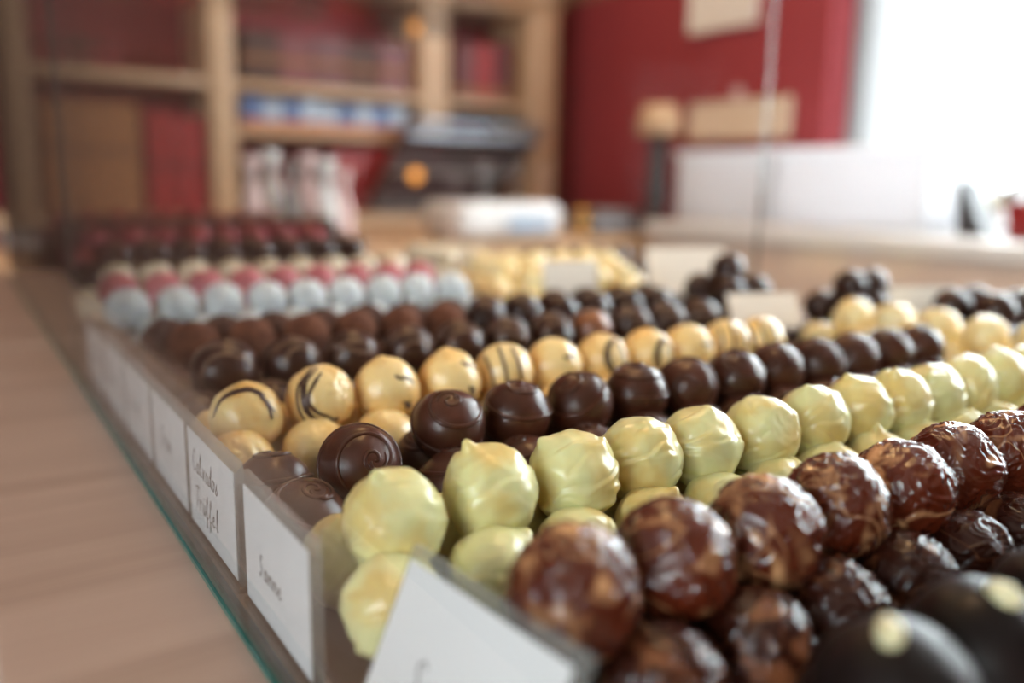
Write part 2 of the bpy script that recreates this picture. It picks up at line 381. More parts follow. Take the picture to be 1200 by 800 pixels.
# ------------------------------------------------------------------ display case
GX0, GX1 = 0.059, 0.065        # front glass
BX0, BX1 = 0.715, 0.721        # back glass
CY0, CY1 = -0.75, 1.27
TOPZ = CT + 0.13 + 0.232
JY = 0.60                      # joint between the panes
case = empty('display_case', (0.38, 0.26, 0))
tag(case, 'long glass display case with oak ledge holding the trays of truffles', 'display case')
bm = bmesh.new(); o = case.location
bm_box(bm, 0.03-o.x, 0.76-o.x, CY0-o.y, CY1-o.y, 0-o.z, CT-0.03-o.z, 0.002)
link('base_cabinet', bm_mesh('base_cabinet', bm, False), MT['back_wood'], case)
box('ledge', 0.0, 0.76, CY0, CY1+0.03, CT-0.03, CT, MT['ledge'], case, 0.0015)
def pane(x0, x1, y0, y1, z0, z1, name='glass_pane'):
    box(name, x0, x1, y0, y1, z0, z1, MT['glass'], case)
zb = CT + 0.004
for (y0, y1) in ((CY0, JY-0.001), (JY+0.001, CY1)):
    pane(GX0, GX1, y0, y1, zb, TOPZ); pane(BX0, BX1, y0, y1, zb, TOPZ)
    for x0, x1 in ((GX0, GX1), (BX0, BX1)):
        box('glass_edge', x0, x0+0.0020, y0, y1, CT, CT+0.0016, MT['teal_pale'], case)
        box('glass_edge', x0+0.0020, x0+0.0040, y0, y1, CT, zb, MT['teal'], case)
        box('glass_edge', x0+0.0040, x1, y0, y1, CT, zb, MT['glass'], case)
for x0, x1 in ((GX0, GX1), (BX0, BX1)):   # polished vertical edges at the joints
    box('pane_joint', x0+0.001, x1-0.001, JY-0.0009, JY+0.0009, zb, TOPZ, MT['seal'], case)
pane(GX0, BX1, CY0, CY1, TOPZ, TOPZ+0.006, 'top_glass')
pane(GX1, BX0, CY1-0.006, CY1, zb, TOPZ, 'end_glass')
pane(GX1, BX0, CY0, CY0+0.006, zb, TOPZ, 'end_glass')
FL = CT + 0.0045               # thin liner on which trays stand
box('liner', 0.0695, BX0-0.001, CY0+0.008, CY1-0.008, CT, FL, MT['ledge'], case)

# ------------------------------------------------------------------ truffle meshes
RB = 0.014
def ico(sub):
    bm = bmesh.new(); bmesh.ops.create_icosphere(bm, subdivisions=sub, radius=1.0)
    vs = [v.co.normalized() for v in bm.verts]; bm.verts.index_update()
    fs = [tuple(v.index for v in f.verts) for f in bm.faces]; bm.free()
    return vs, fs
ICO5 = ico(5); ICO6 = ico(6); ICO4 = ico(4)
def blob(name, rf, base=ICO5, sc=(1, 1, 1)):
    vs, fs = base
    return mesh(name, [Vector((n.x*sc[0], n.y*sc[1], n.z*sc[2])) * rf(n) for n in vs], fs, True)
def gauss(x, w): return math.exp(-(x/w)**2)
def seed_vec(s): return Vector((s*3.17, s*1.93+5, s*7.1-2))

GPK = [(-0.30, 0.84, 0.17), (-0.42, 0.86, 0.27), (-0.66, 0.66, 0.14), (0.15, 0.75, 0.05), (0.2, 0.85, 0.07), (0.55, 0.45, 0.06), (-0.2, 0.8, 0.10), (0.4, 0.7, 0.08)]
def rf_green(s):
    rng = random.Random(100+s)
    px, py, amp = GPK[s % len(GPK)]; pk = disc(px, py)
    folds = []
    for q in range(6):
        a = (UD*rng.uniform(0.5, 1) + RD*rng.uniform(-0.8, 0.2) + FD*rng.uniform(-0.3, 0.3)).normalized()
        folds.append((a, -0.7+0.27*q+rng.uniform(-0.1, 0.1), rng.uniform(0.025, 0.06)))
    sv = seed_vec(s); flat = disc(0.62, 0.25) if s == 5 else None
    pk2 = disc(0.55, 0.70)
    def f(n):
        r = 1 + 0.06*noise.noise(n*1.5+sv) + 0.03*noise.noise(n*3.6+sv)
        d = (n-pk).length
        r += amp*gauss(d, 0.14) + 0.05*gauss(d, 0.42)
        if s == 2: r += 0.07*gauss((n-pk2).length, 0.2) + 0.06*gauss(n.z+0.52, 0.10)
        for a, dd, h in folds:
            q = n.dot(a) - dd + 0.22*noise.noise(n*1.7+sv*1.3)
            m = min(1.0, max(0, noise.noise(n*1.2+sv*0.7+a*3)*1.6+0.35))
            e = q/0.035
            r += h*m*(gauss(q, 0.055) if q > 0 else gauss(q, 0.16)) - 0.35*h*m*gauss(q-0.10, 0.05)
        if flat: r = min(r, 0.90/max(0.2, n.dot(flat)) + 0.012*noise.noise(n*6+sv))
        r += 0.05*gauss(n.z+0.78, 0.14)
        return RB*0.975*r
    return f
CPK = [(0.45, 0.6), (-0.1, 0.8), (0.5, 0.55), (-0.25, 0.9), (0.3, 0.6)]
def rf_cream(s):
    sv = seed_vec(s+40); pk = disc(*CPK[s % 5])
    def f(n):
        r = 1 + 0.04*noise.noise(n*1.8+sv) + 0.016*noise.noise(n*5+sv)
        d = (n-pk).length; w = gauss(d, 0.65)
        r += (0.13 if s == 0 else 0.06)*w*abs(noise.noise(n*3.4+sv*0.5)) + (0.10 if s == 3 else 0.03)*gauss(d, 0.2)
        return RB*0.985*r
    return f
def rf_marble(s):
    sv = seed_vec(s+80)
    def f(n):
        q = n + 0.35*Vector((noise.noise(n*1.4+sv), noise.noise(n*1.4+sv*1.2+Vector((9, 0, 0))), noise.noise(n*1.4+sv*0.8+Vector((0, 9, 0)))))
        a = noise.noise(q*1.7+sv); b = noise.noise(q*2.6+sv*1.4); c = noise.noise(q*1.5+sv*2.2)
        r = 1 + 0.07*a + 0.16*max(0, 0.22-abs(b))
        t = c*6; r += 0.05*(t-math.floor(t))*(1 if (t-math.floor(t)) < 0.85 else (1-(t-math.floor(t)))/0.15*0.85)
        r += 0.008*noise.noise(n*7+sv)
        return RB*0.96*r
    return f
def rf_smooth(s, a=0.02, sq=1.0):
    sv = seed_vec(s+120)
    return lambda n: RB*(1 + a*noise.noise(n*2+sv))
def rf_rough(s, a=0.02, k=9):
    sv = seed_vec(s+160)
    return lambda n: RB*(0.985 + 0.03*noise.noise(n*2+sv) + a*noise.noise(n*k+sv) + a*0.6*noise.noise(n*k*2.2+sv))
def rf_lump(s):
    sv = seed_vec(s+200)
    return lambda n: RB*(1 + 0.16*noise.noise(n*1.5+sv) + 0.06*noise.noise(n*3.5+sv))
def surf_pts(rf, dirs, lift=0.0):
    pts, nr = [], []
    for d in dirs:
        d = d.normalized(); pts.append(d*(rf(d)+lift)); nr.append(d)
    return pts, nr
def line_mesh(name, rf, lines, rad, flat=0.7, n=6):
    bm = bmesh.new()
    for dirs in lines:
        p, nr = surf_pts(rf, dirs)
        L = len(p); rr = [rad*(0.45+0.55*min(1, min(i, L-1-i)/max(1, L*0.12))) for i in range(L)]
        bm_tube(bm, p, rr, n, True, flat, nr)
    return bm_mesh(name, bm, True)
def sph(th, ph): return Vector((math.sin(th)*math.cos(ph), math.sin(th)*math.sin(ph), math.cos(th)))
def spiral(turns0, th_max, start=0.06, ph0=0.0, n=90):
    out = []
    for i in range(n):
        t = i/(n-1); th = start + (th_max-start)*t**0.85
        out.append(sph(th, ph0 + turns0*2*math.pi*t))
    return out
def loop_line(axis, d, a0, a1, wob, s, n=40):
    axis = axis.normalized(); u = axis.orthogonal().normalized(); v = axis.cross(u); rr = math.sqrt(max(0.01, 1-d*d)); out = []
    for i in range(n):
        a = a0+(a1-a0)*i/(n-1)
        dd = d + wob*math.sin(a*2.3+s)
        rr = math.sqrt(max(0.01, 1-dd*dd))
        out.append(axis*dd + (u*math.cos(a)+v*math.sin(a))*rr)
    return out

FD = Vector((-0.35, -0.90, 0.26)).normalized()      # side of a truffle turned to the front glass
RD = FD.cross(Vector((0, 0, 1))).normalized() * -1.0
RD = Vector((0.93, -0.36, 0.0)).normalized(); RD = (RD - FD*RD.dot(FD)).normalized(); UD = RD.cross(FD) * 1.0
if UD.z < 0: UD = -UD
def disc(x, y):
    q = x*x + y*y
    if q >= 0.98: k = math.sqrt(0.98/q); x *= k; y *= k; q = 0.98
    return (RD*x + UD*y + FD*math.sqrt(1-q)).normalized()
def disc_line(pts, n=10):
    out = []
    for i in range(len(pts)-1):
        p0 = Vector(pts[max(i-1, 0)]); p1 = Vector(pts[i]); p2 = Vector(pts[i+1]); p3 = Vector(pts[min(i+2, len(pts)-1)])
        for k in range(n):
            t = k/n
            p = 0.5*((2*p1) + (p2-p0)*t + (2*p0-5*p1+4*p2-p3)*t*t + (3*p1-p0-3*p2+p3)*t**3)
            out.append(disc(p.x, p.y))
    out.append(disc(*pts[-1])); return out
def face(x, y):
    '''turn about z that shows a truffle's designed side to the front'''
    return math.atan2(-y, -x) - math.atan2(FD.y, FD.x)
def aim_at(X, Y, x, y, spin=0.0):
    return (Euler((0, 0, face(X, Y))).to_quaternion() @ aim(x, y, spin).to_quaternion()).to_euler()
def aim(x, y, spin=0.0):
    d = disc(x, y)
    return (d.to_track_quat('Z', 'Y') @ Euler((0, 0, spin)).to_quaternion()).to_euler()

class Variant:
    def __init__(s, body, mat, parts, look): s.body = body; s.mat = mat; s.parts = parts; s.look = look
KIND = {}
GLOOK = ['with a blunt peak', 'with a tall pointed tip', 'with a flat top and two raised corners', 'with a smooth rounded top', 'with a small low tip', 'with one flat cut side', 'with a short peak']
KIND['green'] = [Variant(blob('green_truffle', rf_green(i), ICO6), MT['green'], [], GLOOK[i]) for i in range(7)]
KIND['marble'] = [Variant(blob('marbled_truffle', rf_marble(i), ICO6), MT['marble'], [], '') for i in range(6)]
KIND['marble_shaded'] = [Variant(v.body.copy(), MT['marble_shaded'], [], '') for v in KIND['marble']]  # same truffles again, shade painted in by the darker material
KIND['swirl'] = []
for i in range(4):
    rf = rf_smooth(i, 0.025)
    lines = [spiral(1.9+0.15*i, 1.75, 0.10, i*1.3, 110)]
    hub = [spiral(1.3, 0.36, 0.05, i*1.3+1, 40)]
    KIND['swirl'].append(Variant(blob('swirl_truffle', rf, ICO5, (1, 1, 0.96)), MT['swirl'],
        [('swirl_line', line_mesh('swirl_line', lambda n, rf=rf: rf(n)*(1-0.04*n.z*n.z), lines, 0.00088, 0.85), MT['swirl']),
         ('swirl_knob', line_mesh('swirl_knob', lambda n, rf=rf: rf(n)*(1-0.04*n.z*n.z), hub, 0.00075, 0.8), MT['swirl'])], ''))
KIND['cream'] = []
CLOOK = ['with looping dark drizzle lines', 'with three parallel dark stripes', 'with a dark drizzle ring', 'with small dark smudges', 'capped by dark drizzle arcs']
for i in range(5):
    rf = rf_cream(i)
    DZ = {0: [[(-0.15, 0.93), (-0.45, 0.55), (-0.50, 0.05), (-0.35, -0.40), (0.05, -0.62), (0.5, -0.55)],
              [(-0.25, 0.85), (-0.58, 0.4), (-0.62, -0.1), (-0.45, -0.55), (-0.2, -0.85)],
              [(0.05, 0.72), (-0.22, 0.30), (-0.30, -0.05), (-0.1, -0.38), (0.3, -0.52)],
              [(-0.05, 0.9), (-0.36, 0.5), (-0.40, 0.0), (-0.22, -0.5), (0.2, -0.7), (0.5, -0.62)]],
          1: [[(-0.65, 0.55), (-0.40, 0.0), (-0.25, -0.75)], [(-0.20, 0.85), (0.05, 0.1), (0.2, -0.8)], [(0.25, 0.85), (0.5, 0.2), (0.62, -0.55)]],
          2: [[(0.35, 0.80), (0.12, 0.45), (0.10, -0.05), (0.35, -0.45), (0.65, -0.5), (0.78, -0.1), (0.66, 0.35), (0.38, 0.72)], [(0.42, 0.75), (0.2, 0.4), (0.2, 0.0), (0.4, -0.35)]],
          3: [[(0.55, -0.25), (0.68, -0.35), (0.80, -0.42)], [(0.62, -0.5), (0.70, -0.32), (0.74, -0.2)], [(0.2, 0.5), (0.35, 0.42), (0.6, 0.46), (0.8, 0.3)]],
          4: [[(-0.88, 0.05), (-0.62, 0.50), (-0.1, 0.72), (0.35, 0.58), (0.72, 0.1)], [(-0.80, 0.25), (-0.45, 0.68), (0.1, 0.78), (0.5, 0.55)], [(0.3, 0.62), (0.55, 0.3), (0.66, -0.1)]]}[i]
    lines = [disc_line(p) for p in DZ]
    KIND['cream'].append(Variant(blob('cream_truffle', rf, ICO6), MT['cream'], [('drizzle', line_mesh('drizzle', rf, lines, 0.00078, 0.6), MT['drizzle'])], CLOOK[i]))
KIND['cream_low'] = [Variant(v.body, v.mat, [], '') for v in KIND['cream']]
KIND['ridged'] = []
for i in range(3):
    rf = rf_smooth(i+9, 0.03); ax = Vector((0.8, 0.5+0.2*i, 0.1))
    lines = [disc_line([(-0.95, 0.0), (-0.6, 0.55-0.1*i), (0.0, 0.75-0.1*i), (0.6, 0.5), (0.95, -0.1)]), disc_line([(-0.5, -0.2), (-0.2, 0.3), (0.3, 0.42-0.1*i), (0.8, 0.2)])]
    KIND['ridged'].append(Variant(blob('ridged_praline', rf, ICO5, (1, 1, 0.98)), MT['ridged'], [('chocolate_line', line_mesh('chocolate_line', rf, lines, 0.0009, 0.7), MT['ridge_line'])], ''))
KIND['cocoa'] = [Variant(blob('cocoa_truffle', rf_rough(i, 0.012), ICO5), MT['cocoa'], [], '') for i in range(3)]
KIND['cocoa_dk'] = [Variant(blob('dark_cocoa_truffle', rf_rough(i+4, 0.012), ICO5), MT['cocoa_dk'], [], '') for i in range(3)]
KIND['round_dk'] = [Variant(blob('dark_truffle', rf_smooth(i+20, 0.03), ICO4), MT['dark'], [], '') for i in range(3)]
KIND['sugar'] = [Variant(blob('sugar_truffle', rf_rough(i+8, 0.03, 10), ICO5), MT['sugar'], [], '') for i in range(4)]
KIND['pink'] = [Variant(blob('pink_truffle', rf_rough(i+14, 0.02), ICO4), MT['pink'], [], '') for i in range(3)]
KIND['ivory'] = [Variant(blob('ivory_truffle', rf_rough(i+18, 0.02), ICO4), MT['ivory'], [], '') for i in range(3)]
KIND['yellow'] = [Variant(blob('yellow_truffle', rf_lump(i), ICO5), MT['yellow'], [], '') for i in range(5)]
KIND['orange'] = [Variant(blob('caramel_praline', rf_smooth(33, 0.05), ICO4), MT['orange'], [], '')]
def nut_mesh():
    sv = seed_vec(300)
    vs, fs = ICO4
    return mesh('nut', [Vector((n.x*0.0034, n.y*0.0024, n.z*0.0024))*(1+0.15*noise.noise(n*2+sv)) + Vector((0, 0, RB*1.05)) for n in vs], fs, True)
NUT = nut_mesh()
KIND['black'] = [Variant(blob('nut_praline', rf_smooth(40+i, 0.02), ICO5, (1.05, 1.05, 1.0)), MT['black'], [('nut_piece', NUT, MT['nut'])], '') for i in range(2)]
KIND['foil'] = [Variant(blob('foil_praline', rf_lump(30+i), ICO4), MT['foil_red'], [], '') for i in range(2)]
def put(kind, name, loc, label, cat, group, rot=None, var=None, size=1.0, rng=random):
    vs = KIND[kind]; v = vs[var % len(vs)] if var is not None else rng.choice(vs)
    o = link(name, v.body, v.mat); o.location = loc; o.scale = (size,)*3
    if rot is None: rot = (rng.uniform(-0.5, 0.5), rng.uniform(-0.5, 0.5), rng.uniform(0, 6.28))
    o.rotation_euler = rot
    lb = label.replace('{look}', v.look) if '{look}' in label else label
    tag(o, lb, cat, group)
    for pn, pm, pmat in v.parts: link(pn, pm, pmat, o)
    return o

ZT = CAM.z - 0.0897            # centre height of the upper layer
ZL = ZT - 0.0178               # centre height of the lower layer
SP = 0.0302
def tray(name, x0, x1, y0, y1, z, label, lift=0.0):
    """shallow tray the pralines lie in (floor plus low rims)"""
    e = empty(name, ((x0+x1)/2, (y0+y1)/2, FL)); tag(e, label, 'tray')
    o = e.location; bm = bmesh.new()
    bm_box(bm, max(x0, 0.0700)-o.x, x1-o.x, y0-o.y, y1-o.y, 0.0002, z-FL)
    link('tray_floor', bm_mesh('tray_floor', bm), MT['tray'], e)
    return e
ZB = ZL - RB - 0.0003          # tray floor height
def row(kind, name, Y, x0, n, z, label, cat, group, sp=SP, jy=0.0015, jx=0.0008, jz=0.0006, seq=None, rots=None, size=1.0, seed=0):
    rng = random.Random(seed*77+5); out = []
    for i in range(n):
        loc = (x0+sp*i+rng.uniform(-jx, jx), Y+rng.uniform(-jy, jy), z+rng.uniform(0, jz))
        out.append(put(kind, name, loc, label, cat, group, rot=rots[i] if rots and i < len(rots) else None, var=seq[i % len(seq)] if seq else None, size=size, rng=rng))
    return out

# --- black pralines topped with a nut
G = 'black nut-topped pralines'
tray('praline_tray', 0.125, 0.50, 0.044, 0.1005, FL+0.0007, 'brown tray under the black nut-topped pralines')
row('black', 'nut_praline', 0.0755, 0.1375, 11, ZT-0.0030, 'black round praline topped with a pale nut, in the upper row', 'praline', G, 0.0305, 0.001, 0.0005,
    rots=[(R(-8), R(-14), 0.6+i*1.1) for i in range(12)], size=1.02)
for Y in (0.058, 0.088):
    row('black', 'nut_praline', Y+0.002, 0.1525, 11, ZL-0.0030, 'black round praline topped with a pale nut, in the lower layer', 'praline', G, 0.0305, 0.0005, 0.0004, seed=2)
# --- marbled truffles
G = 'marbled chocolate truffles'
tray('praline_tray', 0.085, 0.50, 0.102, 0.164, ZB, 'brown tray under the marbled truffles')
row('marble', 'marbled_truffle', 0.133, 0.1065, 12, ZT+0.001, 'glossy dark chocolate truffle marbled with caramel streaks, in the upper row', 'truffle', G, 0.0312, 0.0012, 0.0006, size=1.08,
    seq=[0, 1, 2, 3, 4, 5], rots=[(0.2, -0.3, 0.4), (0, 0.2, 2.0), (0.3, 0.1, 4.0), (-0.2, 0.2, 1.0), (0.1, 0.4, 5.0), (0.3, -0.2, 3.0)], seed=3)
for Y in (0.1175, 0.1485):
    row('marble_shaded', 'marbled_truffle', Y, 0.1045+0.0153, 12, ZL, 'marbled truffle coloured darker for shade, in the lower layer beneath the marbled row', 'truffle', G, 0.0308, 0.0005, 0.0004, seed=4+int(Y*100))
# --- pale green truffles
G = 'pale green truffles'
tray('praline_tray', 0.070, 0.56, 0.165, 0.2285, ZB, 'brown tray under the pale green truffles')
gx = [0.0935, 0.1250, 0.1550, 0.1840, 0.2115, 0.2420, 0.2740, 0.3030, 0.3300, 0.3575, 0.3860, 0.4170, 0.447, 0.477, 0.507]
rng = random.Random(21)
grot = [(0, 0, 0.03*i) for i in range(7)]
for i, x in enumerate(gx):
    put('green', 'green_truffle', (x, 0.1956+rng.uniform(-0.001, 0.001), ZT-(0.0018 if i == 0 else 0)+rng.uniform(0, 0.001)), 'pale green coated truffle {look}, in the upper row', 'truffle', G,
        rot=(0, 0, face(x, 0.1956)) if i < 8 else None, var=i, size=1.03, rng=rng)
for Y in (0.1810, 0.2118):
    row('green', 'green_truffle', Y, 0.0865, 15, ZL, 'pale green coated truffle in the lower layer beneath the green row', 'truffle', G, 0.0302, 0.0004, 0.0004, seed=int(Y*1000), size=0.97)
# --- swirl truffles
G = 'chocolate truffles with a spiral line'
tray('praline_tray', 0.070, 0.50, 0.2295, 0.2915, ZB, 'brown tray under the spiral-lined chocolate truffles')
tilt = [q for q in ((0.05, 0.72, 0.3), (0.0, 0.9, 1.5), (-0.42, 0.55, 2.2), (-0.1, 0.95, 3.0), (0.1, 0.05, 0.5), (0.2, 0.8, 4.0), (0.0, 0.25, 1.1), (0.05, 0.3, 2.0), (0.2, 0.3, 0.2), (0.5, 0.8, 5.0), (0.3, 0.9, 3.0))]
for i in range(11):
    put('swirl', 'swirl_truffle', (0.1490+0.0314*i, 0.2640+rng.uniform(-0.001, 0.001), ZT-0.001+rng.uniform(0, 0.001)), 'smooth chocolate truffle with a raised spiral line, in the upper row', 'truffle', G, rot=aim_at(0.149+0.0314*i, 0.264, *tilt[i]), var=i, rng=rng)
put('swirl', 'swirl_truffle', (0.1085, 0.2530, ZT-0.0055), 'chocolate truffle tipped on its side showing its whole spiral, beside the first green truffle', 'truffle', G, rot=aim_at(0.1085, 0.253, 0.36, 0.22, 2.4), var=1)
for Y in (0.2470, 0.2775):
    row('swirl', 'swirl_truffle', Y, 0.0865 if Y > 0.26 else 0.1435, 13 if Y > 0.26 else 11, ZL, 'chocolate truffle with spiral line in the lower layer beneath the spiral row', 'truffle', G, 0.0308, 0.0004, 0.0004, seed=int(Y*1000))
put('swirl', 'swirl_truffle', (0.0855, 0.2440, ZL), 'chocolate truffle lying low behind the name card with one short line', 'truffle', G, rot=(0.3, -0.2, 1.0), var=2)
# --- cream truffles with drizzle
G = 'cream truffles with dark drizzle'
tray('praline_tray', 0.068, 0.48, 0.2925, 0.3535, ZB, 'brown tray under the cream drizzled truffles')
seq = [4, 0, 3, 3, 1, 3, 2, 2, 3, 1, 1]
crot = [(0, 0, 0), (0, 0, 0), (0.1, 0.1, -0.1), (-0.1, 0.2, 0.1), (0, 0, 0), (0.2, -0.2, 0.4), (0, 0, 0.1), (0.2, 0.1, 0.4), (0.3, 0, 0.6), (0.1, 0.2, 0.5), (0, 0, 0.3)]
for i in range(11):
    put('cream', 'cream_truffle', (0.0915+0.0303*i+rng.uniform(-0.001, 0.001), 0.3225+rng.uniform(-0.0012, 0.0012), ZT-(0.004 if i == 0 else 0)+rng.uniform(0, 0.001)),
        'cream coated truffle {look}, in the upper row', 'truffle', G, rot=(crot[i][0], crot[i][1], crot[i][2]*0.5+face(0.0915+0.0303*i, 0.3225)), var=seq[i], size=1.03, rng=rng)
for Y in (0.3078, 0.3385):
    row('cream_low', 'cream_truffle', Y, 0.0835, 12, ZL, 'cream coated truffle in the lower layer beneath the drizzled row', 'truffle', G, 0.0302, 0.0004, 0.0004, seed=int(Y*1000), size=0.97)
# --- ridged dark pralines
G = 'dark pralines with paler lines'
tray('praline_tray', 0.068, 0.48, 0.3545, 0.4255, ZB, 'brown tray under the dark pralines with paler lines')
for i in range(11):
    lab = 'dark round praline crossed by paler chocolate lines, in the upper row'
    if i == 7:
        put('orange', 'caramel_praline', (0.1020+0.0322*i, 0.3985, ZT), 'caramel coloured praline among the dark lined pralines', 'praline', None, size=0.95); continue
    put('ridged', 'ridged_praline', (0.1020+0.0322*i, 0.3935+0.0006*i, ZT+0.0005), lab, 'praline', G, rot=(rng.uniform(-.2, .2), rng.uniform(-.2, .2), face(0.1020+0.0322*i, 0.394)+rng.uniform(-0.25, 0.25)), var=i, size=1.12 if i == 0 else 1.0, rng=rng)
for Y in (0.3785, 0.4085):
    row('ridged', 'ridged_praline', Y, 0.0865, 12, ZL, 'dark round praline with paler lines in the lower layer', 'praline', G, 0.0318, 0.0004, 0.0004, seed=int(Y*1000))
# --- cocoa dusted truffles
G = 'cocoa dusted truffles'
tray('praline_tray', 0.068, 0.48, 0.4265, 0.5235, ZB, 'brown tray under the cocoa dusted truffles')
row('cocoa', 'cocoa_truffle', 0.4575, 0.1030, 6, ZT+0.0005, 'matt brown cocoa dusted truffle in the upper row', 'truffle', G, 0.0305, 0.001, 0.0008, seed=31)
row('round_dk', 'dark_truffle', 0.4590, 0.2870, 6, ZT+0.0005, 'smooth dark truffle in line with the cocoa dusted truffles', 'truffle', 'smooth dark truffles beyond the cocoa row', 0.0305, 0.001, 0.0008, seed=32)
row('cocoa_dk', 'cocoa_truffle', 0.4905, 0.0960, 7, ZT-0.002, 'dark brown cocoa truffle before the white sugared row', 'truffle', G, 0.0302, 0.0008, 0.0008, seed=33)
row('round_dk', 'dark_truffle', 0.4910, 0.3070, 6, ZT-0.001, 'smooth dark truffle before the yellow pieces', 'truffle', 'smooth dark truffles beyond the cocoa row', 0.0302, 0.001, 0.0008, seed=34)
for Y in (0.4420, 0.4735, 0.5050):
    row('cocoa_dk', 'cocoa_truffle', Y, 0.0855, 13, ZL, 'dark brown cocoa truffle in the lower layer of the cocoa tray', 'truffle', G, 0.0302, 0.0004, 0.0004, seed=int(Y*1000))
# --- white sugared truffles, on a low riser
def riser_rows(kind, name, Y, x0, n, dz, lab, grp, cat='truffle', sp=0.0285, seed=1, size=0.98, trayw=0.029, xe=0.49):
    zf = ZB + dz
    tray('praline_tray', 0.068, xe, Y-trayw, Y+trayw, zf, 'raised brown tray under the ' + grp)
    row(kind, name, Y, x0, n, ZT+dz, lab + ', in the upper row', cat, grp, sp, 0.001, 0.0008, seed=seed, size=size)
    for s in (-1, 1):
        row(kind, name, Y+s*0.0143, x0+(-sp/2 if x0-sp/2 > 0.0845 else sp/2), n, ZL+dz, lab + ', in the lower layer', cat, grp, sp, 0.0003, 0.0003, seed=seed+s, size=size)
riser_rows('sugar', 'sugar_truffle', 0.5556, 0.0875, 9, 0.0085, 'white sugar coated truffle', 'white sugar coated truffles', seed=41, xe=0.345)
riser_rows('pink', 'pink_truffle', 0.6180, 0.0925, 9, 0.0115, 'pink coated truffle', 'pink coated truffles', seed=51, xe=0.36)
riser_rows('ivory', 'ivory_truffle', 0.6820, 0.1005, 9, 0.0115, 'ivory coated truffle', 'ivory coated truffles', seed=61, xe=0.37)

# ------------------------------------------------------------------ chocolates on the staff side of the case
def heap(kind, name, pts, label, cat, grp, seed, size=1.0):
    rng = random.Random(seed)
    for x, y, z in pts: put(kind, name, (x, y, z), label, cat, grp, size=size*rng.uniform(0.95, 1.05), rng=rng)
def block(kind, name, x0, y0, nx, ny, label, grp, seed, size=1.0, dz=0.0, top=True, cat='praline', sp=0.0305, tl=''):
    tray('praline_tray', x0-sp*0.55, x0+sp*(nx-0.45), y0-sp*0.55, y0+sp*(ny-0.45), ZB+dz, 'brown tray under the ' + grp + tl)
    rng = random.Random(seed)
    heap(kind, name, [(x0+sp*i, y0+sp*j, ZL+dz) for i in range(nx) for j in range(ny)], label + ', in the lower layer', cat, grp, seed, size)
    if top: heap(kind, name, [(x0+sp*(i+0.5), y0+sp*(j+0.5), ZT+dz+0.0005) for i in range(max(1, nx-1)) for j in range(max(1, ny-1))], label + ', in the upper layer', cat, grp, seed+1, size)
block('yellow', 'yellow_truffle', 0.515, 0.215, 2, 6, 'lumpy yellowish white chocolate piece', 'yellowish pieces before the tall pale card', 71, 0.97)
block('round_dk', 'dark_truffle', 0.585, 0.275, 3, 3, 'glossy dark round praline beside the tall pale card', 'dark pralines at the back glass', 73, 1.0, 0.006)
block('round_dk', 'dark_truffle', 0.600, 0.400, 3, 2, 'glossy dark round praline behind the yellowish pieces', 'dark pralines behind the yellowish pieces', 75, 1.0, 0.010)
block('round_dk', 'dark_truffle', 0.505, 0.445, 3, 3, 'glossy dark praline in the heap by the leaning cream card', 'dark pralines heaped by the leaning card', 77, 1.0, 0.004)
heap('round_dk', 'dark_truffle', [(0.535, 0.476, ZT+0.004+0.0178)], 'glossy dark praline crowning the heap by the leaning cream card', 'praline', None, 78)
block('yellow', 'yellow_truffle', 0.385, 0.545, 5, 2, 'lumpy yellow white chocolate piece beyond the dark truffles', 'yellow pieces beyond the dark truffles', 81, 0.97, 0.008)
block('yellow', 'yellow_truffle', 0.395, 0.612, 6, 3, 'lumpy yellow white chocolate piece beside the pink truffles', 'yellow pieces beside the pink truffles', 83, 0.97, 0.012)
block('round_dk', 'dark_truffle', 0.500, 0.715, 6, 2, 'dark round praline behind the yellow pieces', 'dark pralines beyond the yellow pieces', 85, 0.95, 0.008)
block('ivory', 'ivory_truffle', 0.395, 0.715, 3, 4, 'ivory round praline beside the white card', 'ivory pralines beside the white card', 87, 0.97, 0.012)
# far end of the case: dark pralines and red foil pralines
block('round_dk', 'dark_truffle', 0.100, 0.760, 9, 3, 'dark round praline at the far end of the case', 'dark pralines at the far end', 91, 1.0, 0.021)
block('foil', 'foil_praline', 0.100, 0.872, 9, 3, 'red foil wrapped praline at the far end of the case', 'red foil pralines at the far end', 93, 1.0, 0.027)
block('round_dk', 'dark_truffle', 0.100, 0.985, 11, 4, 'dark round praline behind the red foil pralines', 'dark pralines behind the foil pralines', 95, 1.0, 0.030)
block('foil', 'foil_praline', 0.100, 1.130, 10, 3, 'red foil wrapped praline against the end glass', 'red foil pralines against the end glass', 97, 1.0, 0.031, cat='praline')

